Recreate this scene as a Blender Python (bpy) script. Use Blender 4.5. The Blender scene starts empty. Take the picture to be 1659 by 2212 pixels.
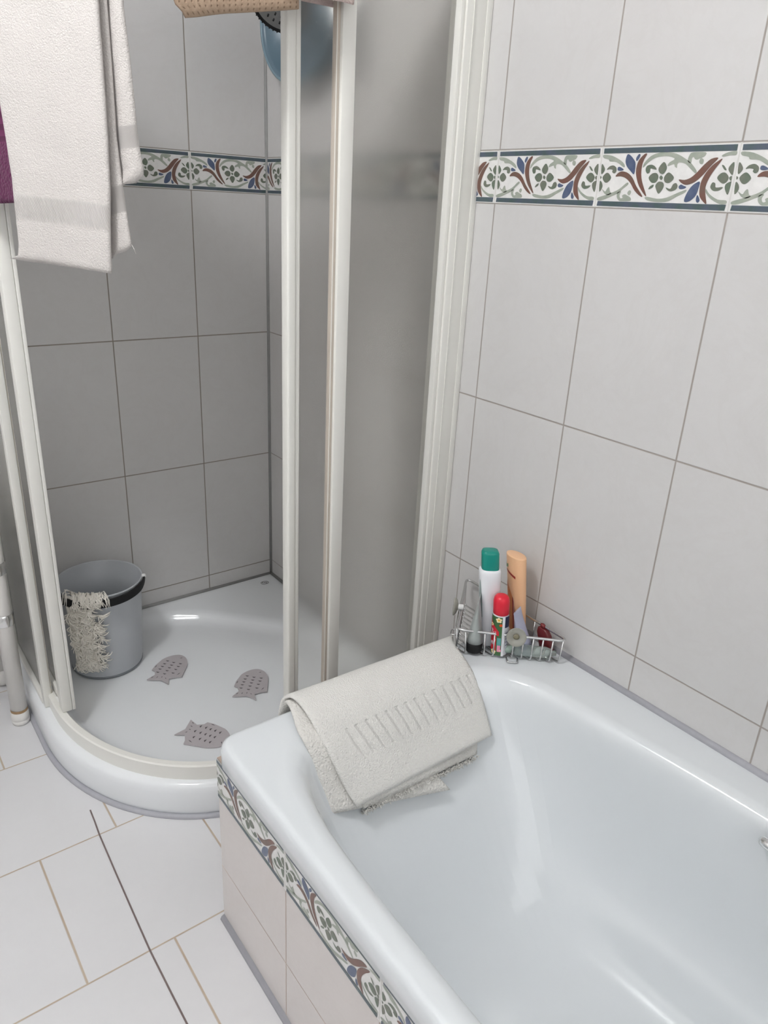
import bpy, bmesh, math, random
from mathutils import Vector, Matrix, noise
from mathutils.geometry import tessellate_polygon
random.seed(7)
PI = math.pi
scene = bpy.context.scene
C = scene.collection

# ------------------------------------------------------------------ measures (metres)
TW, TH = 0.25, 0.3976            # wall tile
Y0 = -0.9441                     # a vertical joint on the right wall
XA = -0.2363                     # a vertical joint on the back wall
ZB, ZT = 1.3317, 1.4280          # border strip bottom / top
TUBZ = 0.45
TUB_END = -1.12

# ------------------------------------------------------------------ materials
def nmat(name):
    m = bpy.data.materials.new(name); m.use_nodes = True
    nt = m.node_tree
    return m, nt, nt.nodes['Principled BSDF']
class N:
    """small node-building helper"""
    def __init__(s, nt): s.nt = nt
    def n(s, t, **k):
        x = s.nt.nodes.new(t)
        for a, v in k.items(): setattr(x, a, v)
        return x
    def put(s, sock, v):
        if isinstance(v, bpy.types.NodeSocket): s.nt.links.new(v, sock)
        else: sock.default_value = v
    def m(s, op, a, b=0.0, c=None, clamp=False):
        x = s.n('ShaderNodeMath', operation=op, use_clamp=clamp)
        s.put(x.inputs[0], a); s.put(x.inputs[1], b)
        if c is not None: s.put(x.inputs[2], c)
        return x.outputs[0]
    def mix(s, f, a, b):
        x = s.n('ShaderNodeMix', data_type='RGBA')
        s.put(x.inputs[0], f); s.put(x.inputs[6], a); s.put(x.inputs[7], b)
        return x.outputs[2]
    def noise(s, scale, detail=3, rough=.5, vec=None, dist=0):
        x = s.n('ShaderNodeTexNoise'); x.inputs['Scale'].default_value = scale
        x.inputs['Detail'].default_value = detail; x.inputs['Roughness'].default_value = rough
        x.inputs['Distortion'].default_value = dist
        if vec is not None: s.nt.links.new(vec, x.inputs['Vector'])
        return x.outputs['Fac']
    def ramp(s, f, lo, hi, a=0., b=1.):
        x = s.n('ShaderNodeMapRange', clamp=True)
        s.put(x.inputs[0], f); x.inputs[1].default_value = lo; x.inputs[2].default_value = hi
        x.inputs[3].default_value = a; x.inputs[4].default_value = b
        return x.outputs[0]
    def bump(s, h, strength, dist, bsdf):
        x = s.n('ShaderNodeBump'); x.inputs['Strength'].default_value = strength
        x.inputs['Distance'].default_value = dist
        s.nt.links.new(h, x.inputs['Height']); s.nt.links.new(x.outputs[0], bsdf.inputs['Normal'])
    def obj(s): return s.n('ShaderNodeTexCoord').outputs['Object']
    def pos(s):
        p = s.n('ShaderNodeNewGeometry').outputs['Position']
        x = s.n('ShaderNodeSeparateXYZ'); s.nt.links.new(p, x.inputs[0]); return p, x.outputs
def c4(c): return (c[0], c[1], c[2], 1.0)
def srgb(r, g, b):
    f = lambda v: (v/255/12.92) if v/255 <= .04045 else ((v/255+.055)/1.055)**2.4
    return (f(r), f(g), f(b))
def plain(name, col, rough=.5, metal=0., spec=.5, noise_amt=.04, scale=40, bump=0., **kw):
    m, nt, b = nmat(name); h = N(nt)
    f = h.noise(scale, 3, .6, h.obj())
    d = tuple(max(0, v*(1-noise_amt*2)) for v in col)
    u = tuple(min(1, v*(1+noise_amt)) for v in col)
    nt.links.new(h.mix(f, c4(d), c4(u)), b.inputs['Base Color'])
    b.inputs['Roughness'].default_value = rough; b.inputs['Metallic'].default_value = metal
    b.inputs['Specular IOR Level'].default_value = spec
    for k, v in kw.items(): b.inputs[k].default_value = v
    if bump: h.bump(f, bump, .002, b)
    return m

def grout_line(h, coord, origin, pitch, half):
    """1 on the joint lines of a coordinate, 0 on the tiles"""
    a = h.m('DIVIDE', h.m('SUBTRACT', coord, origin), pitch)
    fr = h.m('SUBTRACT', a, h.m('FLOOR', h.m('ADD', a, .5)))
    d = h.m('MULTIPLY', h.m('ABSOLUTE', fr), pitch)
    return h.ramp(d, half*.55, half*1.3, 1., 0.)

TILE = (0.612, 0.602, 0.594)
def tile_surface(h, b, nt, p, grout, tcol, gcol, rough=.22):
    n1 = h.noise(9, 5, .6, p, 1.2); n2 = h.noise(70, 3, .6, p)
    vein = h.ramp(h.m('ABSOLUTE', h.m('SUBTRACT', h.noise(6, 6, .65, p, 1.5), .5)), 0, .05, 1, 0)
    f = h.m('ADD', h.m('MULTIPLY', n1, .6), h.m('MULTIPLY', n2, .4))
    base = h.mix(f, c4(tuple(v*.955 for v in tcol)), c4(tuple(min(1, v*1.04) for v in tcol)))
    base = h.mix(h.m('MULTIPLY', vein, .10), base, c4((tcol[0]*.86, tcol[1]*.83, tcol[2]*.80)))
    col = h.mix(grout, base, c4(gcol))
    nt.links.new(col, b.inputs['Base Color'])
    r = h.m('ADD', h.m('MULTIPLY', grout, .6), rough)
    nt.links.new(r, b.inputs['Roughness'])
    ht = h.m('ADD', h.m('MULTIPLY', grout, -1.0), h.m('MULTIPLY', n2, .06))
    h.bump(ht, .5, .0012, b)

def wall_tiles(name, axis, origin, gcol, zb=ZB, zt=ZT, half=.0016, th=TH, tcol=TILE):
    m, nt, b = nmat(name); h = N(nt); p, xyz = h.pos()
    v = grout_line(h, xyz[axis], origin, TW, half)
    up = h.m('GREATER_THAN', xyz[2], (zb+zt)/2)
    lo = h.m('SUBTRACT', xyz[2], zb); hi = h.m('SUBTRACT', xyz[2], zt)
    zc = h.m('ADD', lo, h.m('MULTIPLY', up, h.m('SUBTRACT', hi, lo)))
    g = h.m('MAXIMUM', v, grout_line(h, zc, 0.0, th, half))
    tile_surface(h, b, nt, p, g, tcol, gcol)
    return m

GROUT = srgb(158, 150, 144)
m_wall_r = wall_tiles('tile_right_wall', 1, Y0, GROUT)
m_wall_b = wall_tiles('tile_back_wall', 0, XA, srgb(140, 132, 122))
m_panel = wall_tiles('tile_tub_panel', 1, -1.110-.243, srgb(176, 158, 146), zb=.308, zt=.397, th=.168, half=.0013, tcol=(.655, .612, .590))

def floor_mat():
    m, nt, b = nmat('floor_tile'); h = N(nt); p, xyz = h.pos()
    PT = .3305
    row = h.m('FLOOR', h.m('DIVIDE', h.m('ADD', xyz[1], .765), PT))       # 0 behind the joint at y=-.765
    par = h.m('ABSOLUTE', h.m('MODULO', row, 2.0))
    # rows alternate: joints at x=-.978 (odd) / x=-.816 (even)
    xo = h.m('ADD', -.816, h.m('MULTIPLY', par, -.162))
    gx = grout_line(h, h.m('SUBTRACT', xyz[0], xo), 0.0, PT, .0022)
    gy = grout_line(h, xyz[1], -.765, PT, .0018)
    g = h.m('MAXIMUM', gx, gy)
    gc = h.mix(h.noise(18, 3, .6, p), c4(srgb(168, 148, 130)), c4(srgb(196, 184, 166)))
    n1 = h.noise(5, 5, .6, p, 1.0); n2 = h.noise(60, 3, .6, p)
    f = h.m('ADD', h.m('MULTIPLY', n1, .7), h.m('MULTIPLY', n2, .3))
    base = h.mix(f, c4((.665, .662, .672)), c4((.725, .722, .73)))
    nt.links.new(h.mix(g, base, gc), b.inputs['Base Color'])
    nt.links.new(h.m('ADD', h.m('MULTIPLY', g, .5), .24), b.inputs['Roughness'])
    h.bump(h.m('ADD', h.m('MULTIPLY', g, -1.), h.m('MULTIPLY', n2, .1)), .45, .0012, b)
    return m
m_floor = floor_mat()
m_crack = plain('pencil_dark_groove', srgb(122, 108, 106), .8, noise_amt=.15, scale=90)
m_paint = plain('white_paint', (.86, .858, .852), .6)
m_enamel = plain('tub_enamel', (.70, .728, .745), .10, spec=.5, noise_amt=.008, scale=6)
m_enamel.node_tree.nodes['Principled BSDF'].inputs['Coat Weight'].default_value = .3
m_tray = plain('tray_acrylic', (.79, .81, .825), .16, noise_amt=.01, scale=8)
m_pvc = plain('cream_white_profile', (.775, .765, .72), .30, noise_amt=.02, scale=12)
m_pvc2 = plain('profile_inner', (.80, .80, .775), .32, noise_amt=.02, scale=12)
m_seal = plain('grey_silicone', srgb(172, 172, 178), .45, noise_amt=.06, scale=60)
m_seal_dark = plain('dark_silicone', srgb(150, 150, 148), .5, noise_amt=.08, scale=60)
m_chrome = plain('chrome', (.80, .80, .80), .14, metal=1., noise_amt=.03)
m_wire = plain('chrome_wire', (.66, .66, .66), .2, metal=1., noise_amt=.08, scale=120)
m_black = plain('black_plastic', (.010, .010, .011), .55, noise_amt=.1, spec=.3)
m_bucket = plain('grey_plastic', (.47, .49, .515), .38, noise_amt=.02, scale=10)
m_white_pl = plain('white_plastic', (.80, .80, .79), .35, noise_amt=.01)
m_tube = plain('white_lacquered_tube', (.79, .77, .74), .3, noise_amt=.03, scale=25)
m_rust = plain('rust_stain', srgb(170, 140, 105), .7, noise_amt=.2, scale=80)
m_fish = plain('grey_rubber', srgb(184, 178, 180), .6, noise_amt=.04, scale=60, bump=.15)
m_slit = plain('dark_slit', srgb(92, 86, 88), .8, noise_amt=.06)
m_blue_basin = plain('blue_grey_plastic', srgb(98, 120, 134), .35, noise_amt=.04)
m_mop = plain('cotton_string', (.90, .86, .79), .9, noise_amt=.05, scale=60, bump=.3)

def frost():
    m, nt, b = nmat('frosted_pane'); h = N(nt)
    b.inputs['Transmission Weight'].default_value = 1.0
    b.inputs['IOR'].default_value = 1.22
    b.inputs['Base Color'].default_value = (1., .995, .975, 1)
    n = h.noise(260, 2, .6, h.obj())
    nt.links.new(h.ramp(n, .3, .7, .25, .27), b.inputs['Roughness'])
    h.bump(n, .03, .0004, b)
    # a little milky scatter in the pane itself
    d = h.n('ShaderNodeBsdfDiffuse'); d.inputs[0].default_value = (.78, .78, .77, 1)
    t = h.n('ShaderNodeBsdfTranslucent'); t.inputs[0].default_value = (.86, .85, .83, 1)
    a = h.n('ShaderNodeMixShader'); a.inputs[0].default_value = .65
    nt.links.new(d.outputs[0], a.inputs[1]); nt.links.new(t.outputs[0], a.inputs[2])
    k = h.n('ShaderNodeMixShader'); k.inputs[0].default_value = .04
    nt.links.new(b.outputs[0], k.inputs[1]); nt.links.new(a.outputs[0], k.inputs[2])
    o = [x for x in nt.nodes if x.type == 'OUTPUT_MATERIAL'][0]
    nt.links.new(k.outputs[0], o.inputs[0])
    return m
m_frost = frost()

def cloth(name, col, fluff=380, amt=.10, bump=.9, dist=.0022, band=None, rough=.95, sheen=.15, lump=.9):
    """terry cloth: looped pile as noise; band = (v0, v1, stripes per unit, slant, depth, u0, u1) in the cloth's own UV"""
    m, nt, b = nmat(name); h = N(nt); o = h.obj()
    vor = h.n('ShaderNodeTexVoronoi'); vor.inputs['Scale'].default_value = fluff
    nt.links.new(o, vor.inputs['Vector'])
    n1 = h.noise(fluff*.55, 4, .7, o); n2 = h.noise(14, 4, .6, o)
    pile = h.m('ADD', h.m('MULTIPLY', vor.outputs['Distance'], -.7), h.m('MULTIPLY', n1, 1.0))
    f = h.m('ADD', h.m('MULTIPLY', n1, .55), h.m('MULTIPLY', n2, .45))
    col_s = h.mix(f, c4(tuple(v*(1-amt) for v in col)), c4(tuple(min(1, v*(1+amt*.6)) for v in col)))
    ht = h.m('ADD', pile, h.m('MULTIPLY', n2, lump))
    if band:
        v0, v1, k, sl, dep, u0, u1 = band
        uv = h.n('ShaderNodeUVMap').outputs[0]
        s = h.n('ShaderNodeSeparateXYZ'); nt.links.new(uv, s.inputs[0])
        u, v = s.outputs[0], s.outputs[1]
        inb = h.m('MULTIPLY', h.ramp(v, v0-.004, v0+.004), h.ramp(v, v1-.004, v1+.004, 1, 0))
        if u0 > 0: inb = h.m('MULTIPLY', inb, h.m('MULTIPLY', h.ramp(u, u0-.01, u0+.01), h.ramp(u, u1-.01, u1+.01, 1, 0)))
        ph = h.m('MULTIPLY', h.m('ADD', u, h.m('MULTIPLY', v, sl)), k)
        fr = h.m('ABSOLUTE', h.m('SUBTRACT', h.m('FRACT', ph), .5))
        if dep > 0:      # narrow sunken stripes
            st = h.m('MULTIPLY', h.ramp(fr, .02, .24, 1, 0), inb)
            ht = h.m('SUBTRACT', ht, h.m('MULTIPLY', st, dep))
        else:            # flat woven twill band
            st = h.m('MULTIPLY', h.ramp(fr, .0, .5, 0, 1), inb)
            pile2 = h.m('MULTIPLY', ht, h.m('SUBTRACT', 1., inb))
            ht = h.m('ADD', pile2, h.m('MULTIPLY', st, 1.6))
    nt.links.new(col_s, b.inputs['Base Color'])
    b.inputs['Roughness'].default_value = rough; b.inputs['Specular IOR Level'].default_value = .15
    b.inputs['Sheen Weight'].default_value = sheen
    h.bump(ht, bump, dist, b)
    return m
m_towel = cloth('cream_terry', (.74, .725, .69), amt=.05, bump=.8, lump=.25, band=(.60, .775, 16., -.18, 1.7, .14, .96))
m_towel_under = cloth('cream_terry_under', (.75, .73, .69), amt=.14, fluff=260, dist=.003)
m_white_towel = cloth('white_terry', (.60, .565, .54), amt=.07, fluff=420, bump=.6, dist=.002, band=(.101, .159, 60., 1.6, -1, 0, 1))
m_purple = cloth('plum_terry', srgb(96, 38, 76), amt=.22, fluff=230, band=(.17, .34, .5, 60., -1, 0, 1))
m_pink = cloth('pink_cloth', srgb(226, 205, 200), amt=.05)
def mat_brown():
    m, nt, b = nmat('tan_waffle_mat'); h = N(nt)
    uv = h.n('ShaderNodeUVMap').outputs[0]; s = h.n('ShaderNodeSeparateXYZ'); nt.links.new(uv, s.inputs[0])
    du = h.m('ABSOLUTE', h.m('SUBTRACT', h.m('FRACT', h.m('MULTIPLY', s.outputs[0], 20)), .5))
    dv = h.m('ABSOLUTE', h.m('SUBTRACT', h.m('FRACT', h.m('MULTIPLY', s.outputs[1], 44)), .5))
    dot = h.m('MULTIPLY', h.ramp(du, .05, .16, 1, 0), h.ramp(dv, .08, .3, 1, 0))
    n = h.noise(160, 3, .6, h.obj())
    base = h.mix(n, c4(srgb(150, 127, 106)), c4(srgb(188, 164, 142)))
    nt.links.new(h.mix(h.m('MULTIPLY', dot, .6), base, c4(srgb(110, 84, 64))), b.inputs['Base Color'])
    b.inputs['Roughness'].default_value = .95
    h.bump(h.m('SUBTRACT', n, dot), .6, .002, b)
    return m
m_brown = mat_brown()
m_redbrown = cloth('red_brown_cloth', srgb(120, 72, 60), amt=.1)

# border colours
def glaze(name, a, bcol, rough=.3, sc=60):
    m, nt, b = nmat(name); h = N(nt)
    f = h.noise(sc, 3, .6, h.obj())
    nt.links.new(h.mix(h.ramp(f, .35, .65), c4(a), c4(bcol)), b.inputs['Base Color'])
    b.inputs['Roughness'].default_value = rough
    return m
m_b_base = glaze('border_white', (.71, .70, .685), (.77, .76, .745))
m_b = {'D': glaze('border_dark_green', srgb(74, 92, 90), srgb(84, 92, 108), sc=45),
       'G': glaze('border_leaf', srgb(98, 112, 96), srgb(116, 118, 106), sc=50),
       'L': glaze('border_vine', srgb(150, 158, 146), srgb(166, 170, 158), sc=40),
       'R': glaze('border_russet', srgb(116, 80, 70), srgb(112, 90, 80), sc=45),
       'B': glaze('border_blue', srgb(72, 86, 116), srgb(92, 102, 126), sc=50)}
m_b_edge = glaze('border_grout', srgb(196, 192, 186), srgb(204, 200, 194), .6)
m_b_joint = glaze('border_joint', srgb(206, 204, 200), srgb(212, 210, 206), .6)

# ------------------------------------------------------------------ mesh helpers
def link(name, bm, mat, parent=None, smooth=True, loc=None):
    me = bpy.data.meshes.new(name)
    bmesh.ops.recalc_face_normals(bm, faces=bm.faces)
    bm.to_mesh(me); bm.free()
    for mm in (mat if isinstance(mat, (list, tuple)) else [mat]): me.materials.append(mm)
    if smooth: me.shade_smooth()
    o = bpy.data.objects.new(name, me); C.objects.link(o)
    if parent is not None:
        o.parent = parent
        o.matrix_parent_inverse = Matrix.Translation(-parent.location)
    return o
def auto_smooth(o, deg=35):
    o.data.shade_smooth()
    bm = bmesh.new(); bm.from_mesh(o.data)
    for e in bm.edges:
        if len(e.link_faces) == 2 and e.calc_face_angle(0) > math.radians(deg): e.smooth = False
    bm.to_mesh(o.data); bm.free()
    return o
def tag(o, label, cat, group=None):
    o['label'] = label; o['category'] = cat
    if group: o['group'] = group
    return o
def thing(name, label, cat, loc=(0, 0, 0), group=None):
    o = bpy.data.objects.new(name, None); C.objects.link(o); o.location = loc
    o.empty_display_size = .05
    bpy.context.view_layer.update()
    return tag(o, label, cat, group)
def struct(o):
    o['kind'] = 'structure'; return o
def box(bm, lo, hi, bevel=0., mi=0, seg=2):
    r = bmesh.ops.create_cube(bm, size=1)
    vs = r['verts']
    for v in vs:
        v.co = Vector([lo[i]+(v.co[i]+.5)*(hi[i]-lo[i]) for i in range(3)])
    fs = list({f for v in vs for f in v.link_faces})
    for f in fs: f.material_index = mi
    if bevel:
        es = list({e for v in vs for e in v.link_edges})
        bmesh.ops.bevel(bm, geom=es, offset=bevel, segments=seg, profile=.5, affect='EDGES')
    return bm
def bx(name, lo, hi, mat, parent=None, bevel=.002):
    bm = bmesh.new(); box(bm, lo, hi, bevel)
    return auto_smooth(link(name, bm, mat, parent), 50)
def frame_at(d):
    d = d.normalized()
    a = Vector((0, 0, 1)) if abs(d.z) < .9 else Vector((1, 0, 0))
    u = d.cross(a).normalized(); return u, d.cross(u).normalized()
def tube(bm, pts, r, n=8, cap=True, closed=False, mi=0):
    pts = [Vector(p) for p in pts]
    if not isinstance(r, (list, tuple)): r = [r]*len(pts)
    rings = []; u = None
    L = len(pts)
    for i, p in enumerate(pts):
        if closed: d = pts[(i+1) % L]-pts[i-1]
        else: d = pts[min(i+1, L-1)]-pts[max(i-1, 0)]
        d = d.normalized() if d.length > 1e-9 else Vector((0, 0, 1))
        if u is None: u, w = frame_at(d)
        else:
            u = (u-d*u.dot(d)); u = u.normalized() if u.length > 1e-6 else frame_at(d)[0]
            w = d.cross(u).normalized()
        rings.append([bm.verts.new(p+(u*math.cos(2*PI*k/n)+w*math.sin(2*PI*k/n))*r[i]) for k in range(n)])
    R = rings+([rings[0]] if closed else [])
    for a, b in zip(R[:-1], R[1:]):
        for k in range(n):
            f = bm.faces.new((a[k], a[(k+1) % n], b[(k+1) % n], b[k])); f.material_index = mi
    if cap and not closed:
        f = bm.faces.new(rings[0][::-1]); f.material_index = mi
        f = bm.faces.new(rings[-1]); f.material_index = mi
def rounded(pts, r, seg=5, closed=False):
    """polyline with its corners rounded"""
    pts = [Vector(p) for p in pts]; out = []; L = len(pts)
    for i, p in enumerate(pts):
        if not closed and i in (0, L-1): out.append(p); continue
        a = pts[i-1]; b = pts[(i+1) % L]
        da = (a-p); db = (b-p); k = min(r, da.length*.45, db.length*.45)
        s = p+da.normalized()*k; e = p+db.normalized()*k
        for j in range(seg+1):
            t = j/seg; out.append(s*(1-t)**2+p*2*t*(1-t)+e*t*t)
    return out
def lathe(bm, prof, n=40, c=(0, 0, 0), axis=None, sx=1., sy=1., mi=0, cap0=True, cap1=True):
    """prof = [(r, z)...] about the z axis (or a direction), optional elliptical section"""
    c = Vector(c); rings = []
    M = Matrix.Identity(3)
    if axis is not None: M = Vector((0, 0, 1)).rotation_difference(Vector(axis)).to_matrix()
    for r, z in prof:
        rings.append([bm.verts.new(c+M@Vector((r*sx*math.cos(2*PI*k/n), r*sy*math.sin(2*PI*k/n), z))) for k in range(n)])
    for a, b in zip(rings[:-1], rings[1:]):
        for k in range(n):
            f = bm.faces.new((a[k], a[(k+1) % n], b[(k+1) % n], b[k])); f.material_index = mi
    if cap0: bm.faces.new(rings[0][::-1]).material_index = mi
    if cap1: bm.faces.new(rings[-1]).material_index = mi
    return rings
def loft(bm, rings, closed=True, mi=0):
    R = [[bm.verts.new(p) for p in r] for r in rings]; n = len(R[0])
    for a, b in zip(R[:-1], R[1:]):
        for k in range(n if closed else n-1):
            f = bm.faces.new((a[k], a[(k+1) % n], b[(k+1) % n], b[k])); f.material_index = mi
    return R
def catmull(pts, sub=3):
    n = len(pts); out = []
    for i in range(n):
        p0, p1, p2, p3 = [Vector((*pts[(i+j-1) % n], 0)) for j in range(4)]
        for s in range(sub):
            t = s/sub
            q = .5*((2*p1)+(p2-p0)*t+(2*p0-5*p1+4*p2-p3)*t*t+(3*p1-p0-3*p2+p3)*t**3)
            out.append((q.x, q.y))
    return out
def flat_poly(bm, pts3, mi):
    vs = [bm.verts.new(p) for p in pts3]
    for tri in tessellate_polygon([[Vector(p) for p in pts3]]):
        try:
            f = bm.faces.new([vs[i] for i in tri]); f.material_index = mi
        except ValueError: pass
def poly_prism(bm, pts2, z0, z1, mi=0, bevel=0):
    """horizontal slab with an arbitrary outline"""
    lo = [bm.verts.new((x, y, z0)) for x, y in pts2]; hi = [bm.verts.new((x, y, z1)) for x, y in pts2]
    n = len(pts2)
    for k in range(n):
        bm.faces.new((lo[k], lo[(k+1) % n], hi[(k+1) % n], hi[k])).material_index = mi
    tri = tessellate_polygon([[Vector((x, y, 0)) for x, y in pts2]])
    for t in tri:
        bm.faces.new([hi[i] for i in t]).material_index = mi
        bm.faces.new([lo[i] for i in reversed(t)]).material_index = mi

# ------------------------------------------------------------------ camera
cam = bpy.data.cameras.new('camera'); camo = bpy.data.objects.new('camera', cam); C.objects.link(camo)
R = [[0.7990112691848189, -0.5993994513920069, 0.047971756134476407],
     [-0.19318779159987942, -0.33143270775059264, -0.9234884067544498],
     [0.5694378534066964, 0.7286100863315517, -0.3806151247697632]]
M = Matrix.Identity(4)
for i in range(3):
    M[i][0] = R[0][i]; M[i][1] = -R[1][i]; M[i][2] = -R[2][i]
M.translation = Vector((-1.1477693, -2.1036463, 1.3154780))
camo.matrix_world = M
cam.sensor_fit = 'HORIZONTAL'; cam.sensor_width = 36.0
cam.lens = 1602.334/1659*36.0
cam.clip_start = .02
scene.camera = camo

# ------------------------------------------------------------------ room shell
RX, RY, RZ = -2.15, -3.15, 2.5
def wallbox(name, lo, hi, mat):
    bm = bmesh.new(); box(bm, lo, hi)
    return struct(link(name, bm, mat, smooth=False))
wallbox('wall_right', (0, RY-.1, -.1), (.1, .1, RZ), m_wall_r)
wallbox('wall_back', (RX-.1, 0, -.1), (0, .1, RZ), m_wall_b)
wallbox('wall_left', (RX-.1, RY-.1, -.1), (RX, 0, RZ), m_paint)
wallbox('wall_front', (RX, RY-.1, -.1), (0, RY, RZ), m_paint)
wallbox('ceiling', (RX-.1, RY-.1, RZ), (.1, .1, RZ+.1), m_paint)
bm = bmesh.new(); box(bm, (RX, RY, -.1), (0, 0, 0))
# a worn dark line along the tiles, as on the photographed floor
ln = [(-.8485, -.682), (-.8505, -.72), (-.854, -.766), (-.858, -.88), (-.8615, -1.0), (-.864, -1.097), (-.863, -1.20), (-.861, -1.32), (-.857, -1.6)]
for a, b in zip(ln[:-1], ln[1:]):
    w = .0017
    f = bm.faces.new([bm.verts.new((a[0]-w, a[1], .0006)), bm.verts.new((b[0]-w, b[1], .0006)), bm.verts.new((b[0]+w, b[1], .0006)), bm.verts.new((a[0]+w, a[1], .0006))])
    f.material_index = 1
fl = struct(link('floor', bm, [m_floor, m_crack], smooth=False))

# tiled casing of the tub
bm = bmesh.new()
box(bm, (-.7187, -2.86, 0), (-.695, -1.110, .397))
box(bm, (-.695, -1.134, 0), (-.001, -1.110, .397))
struct(link('trim_10', bm, m_panel, smooth=False))

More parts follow.
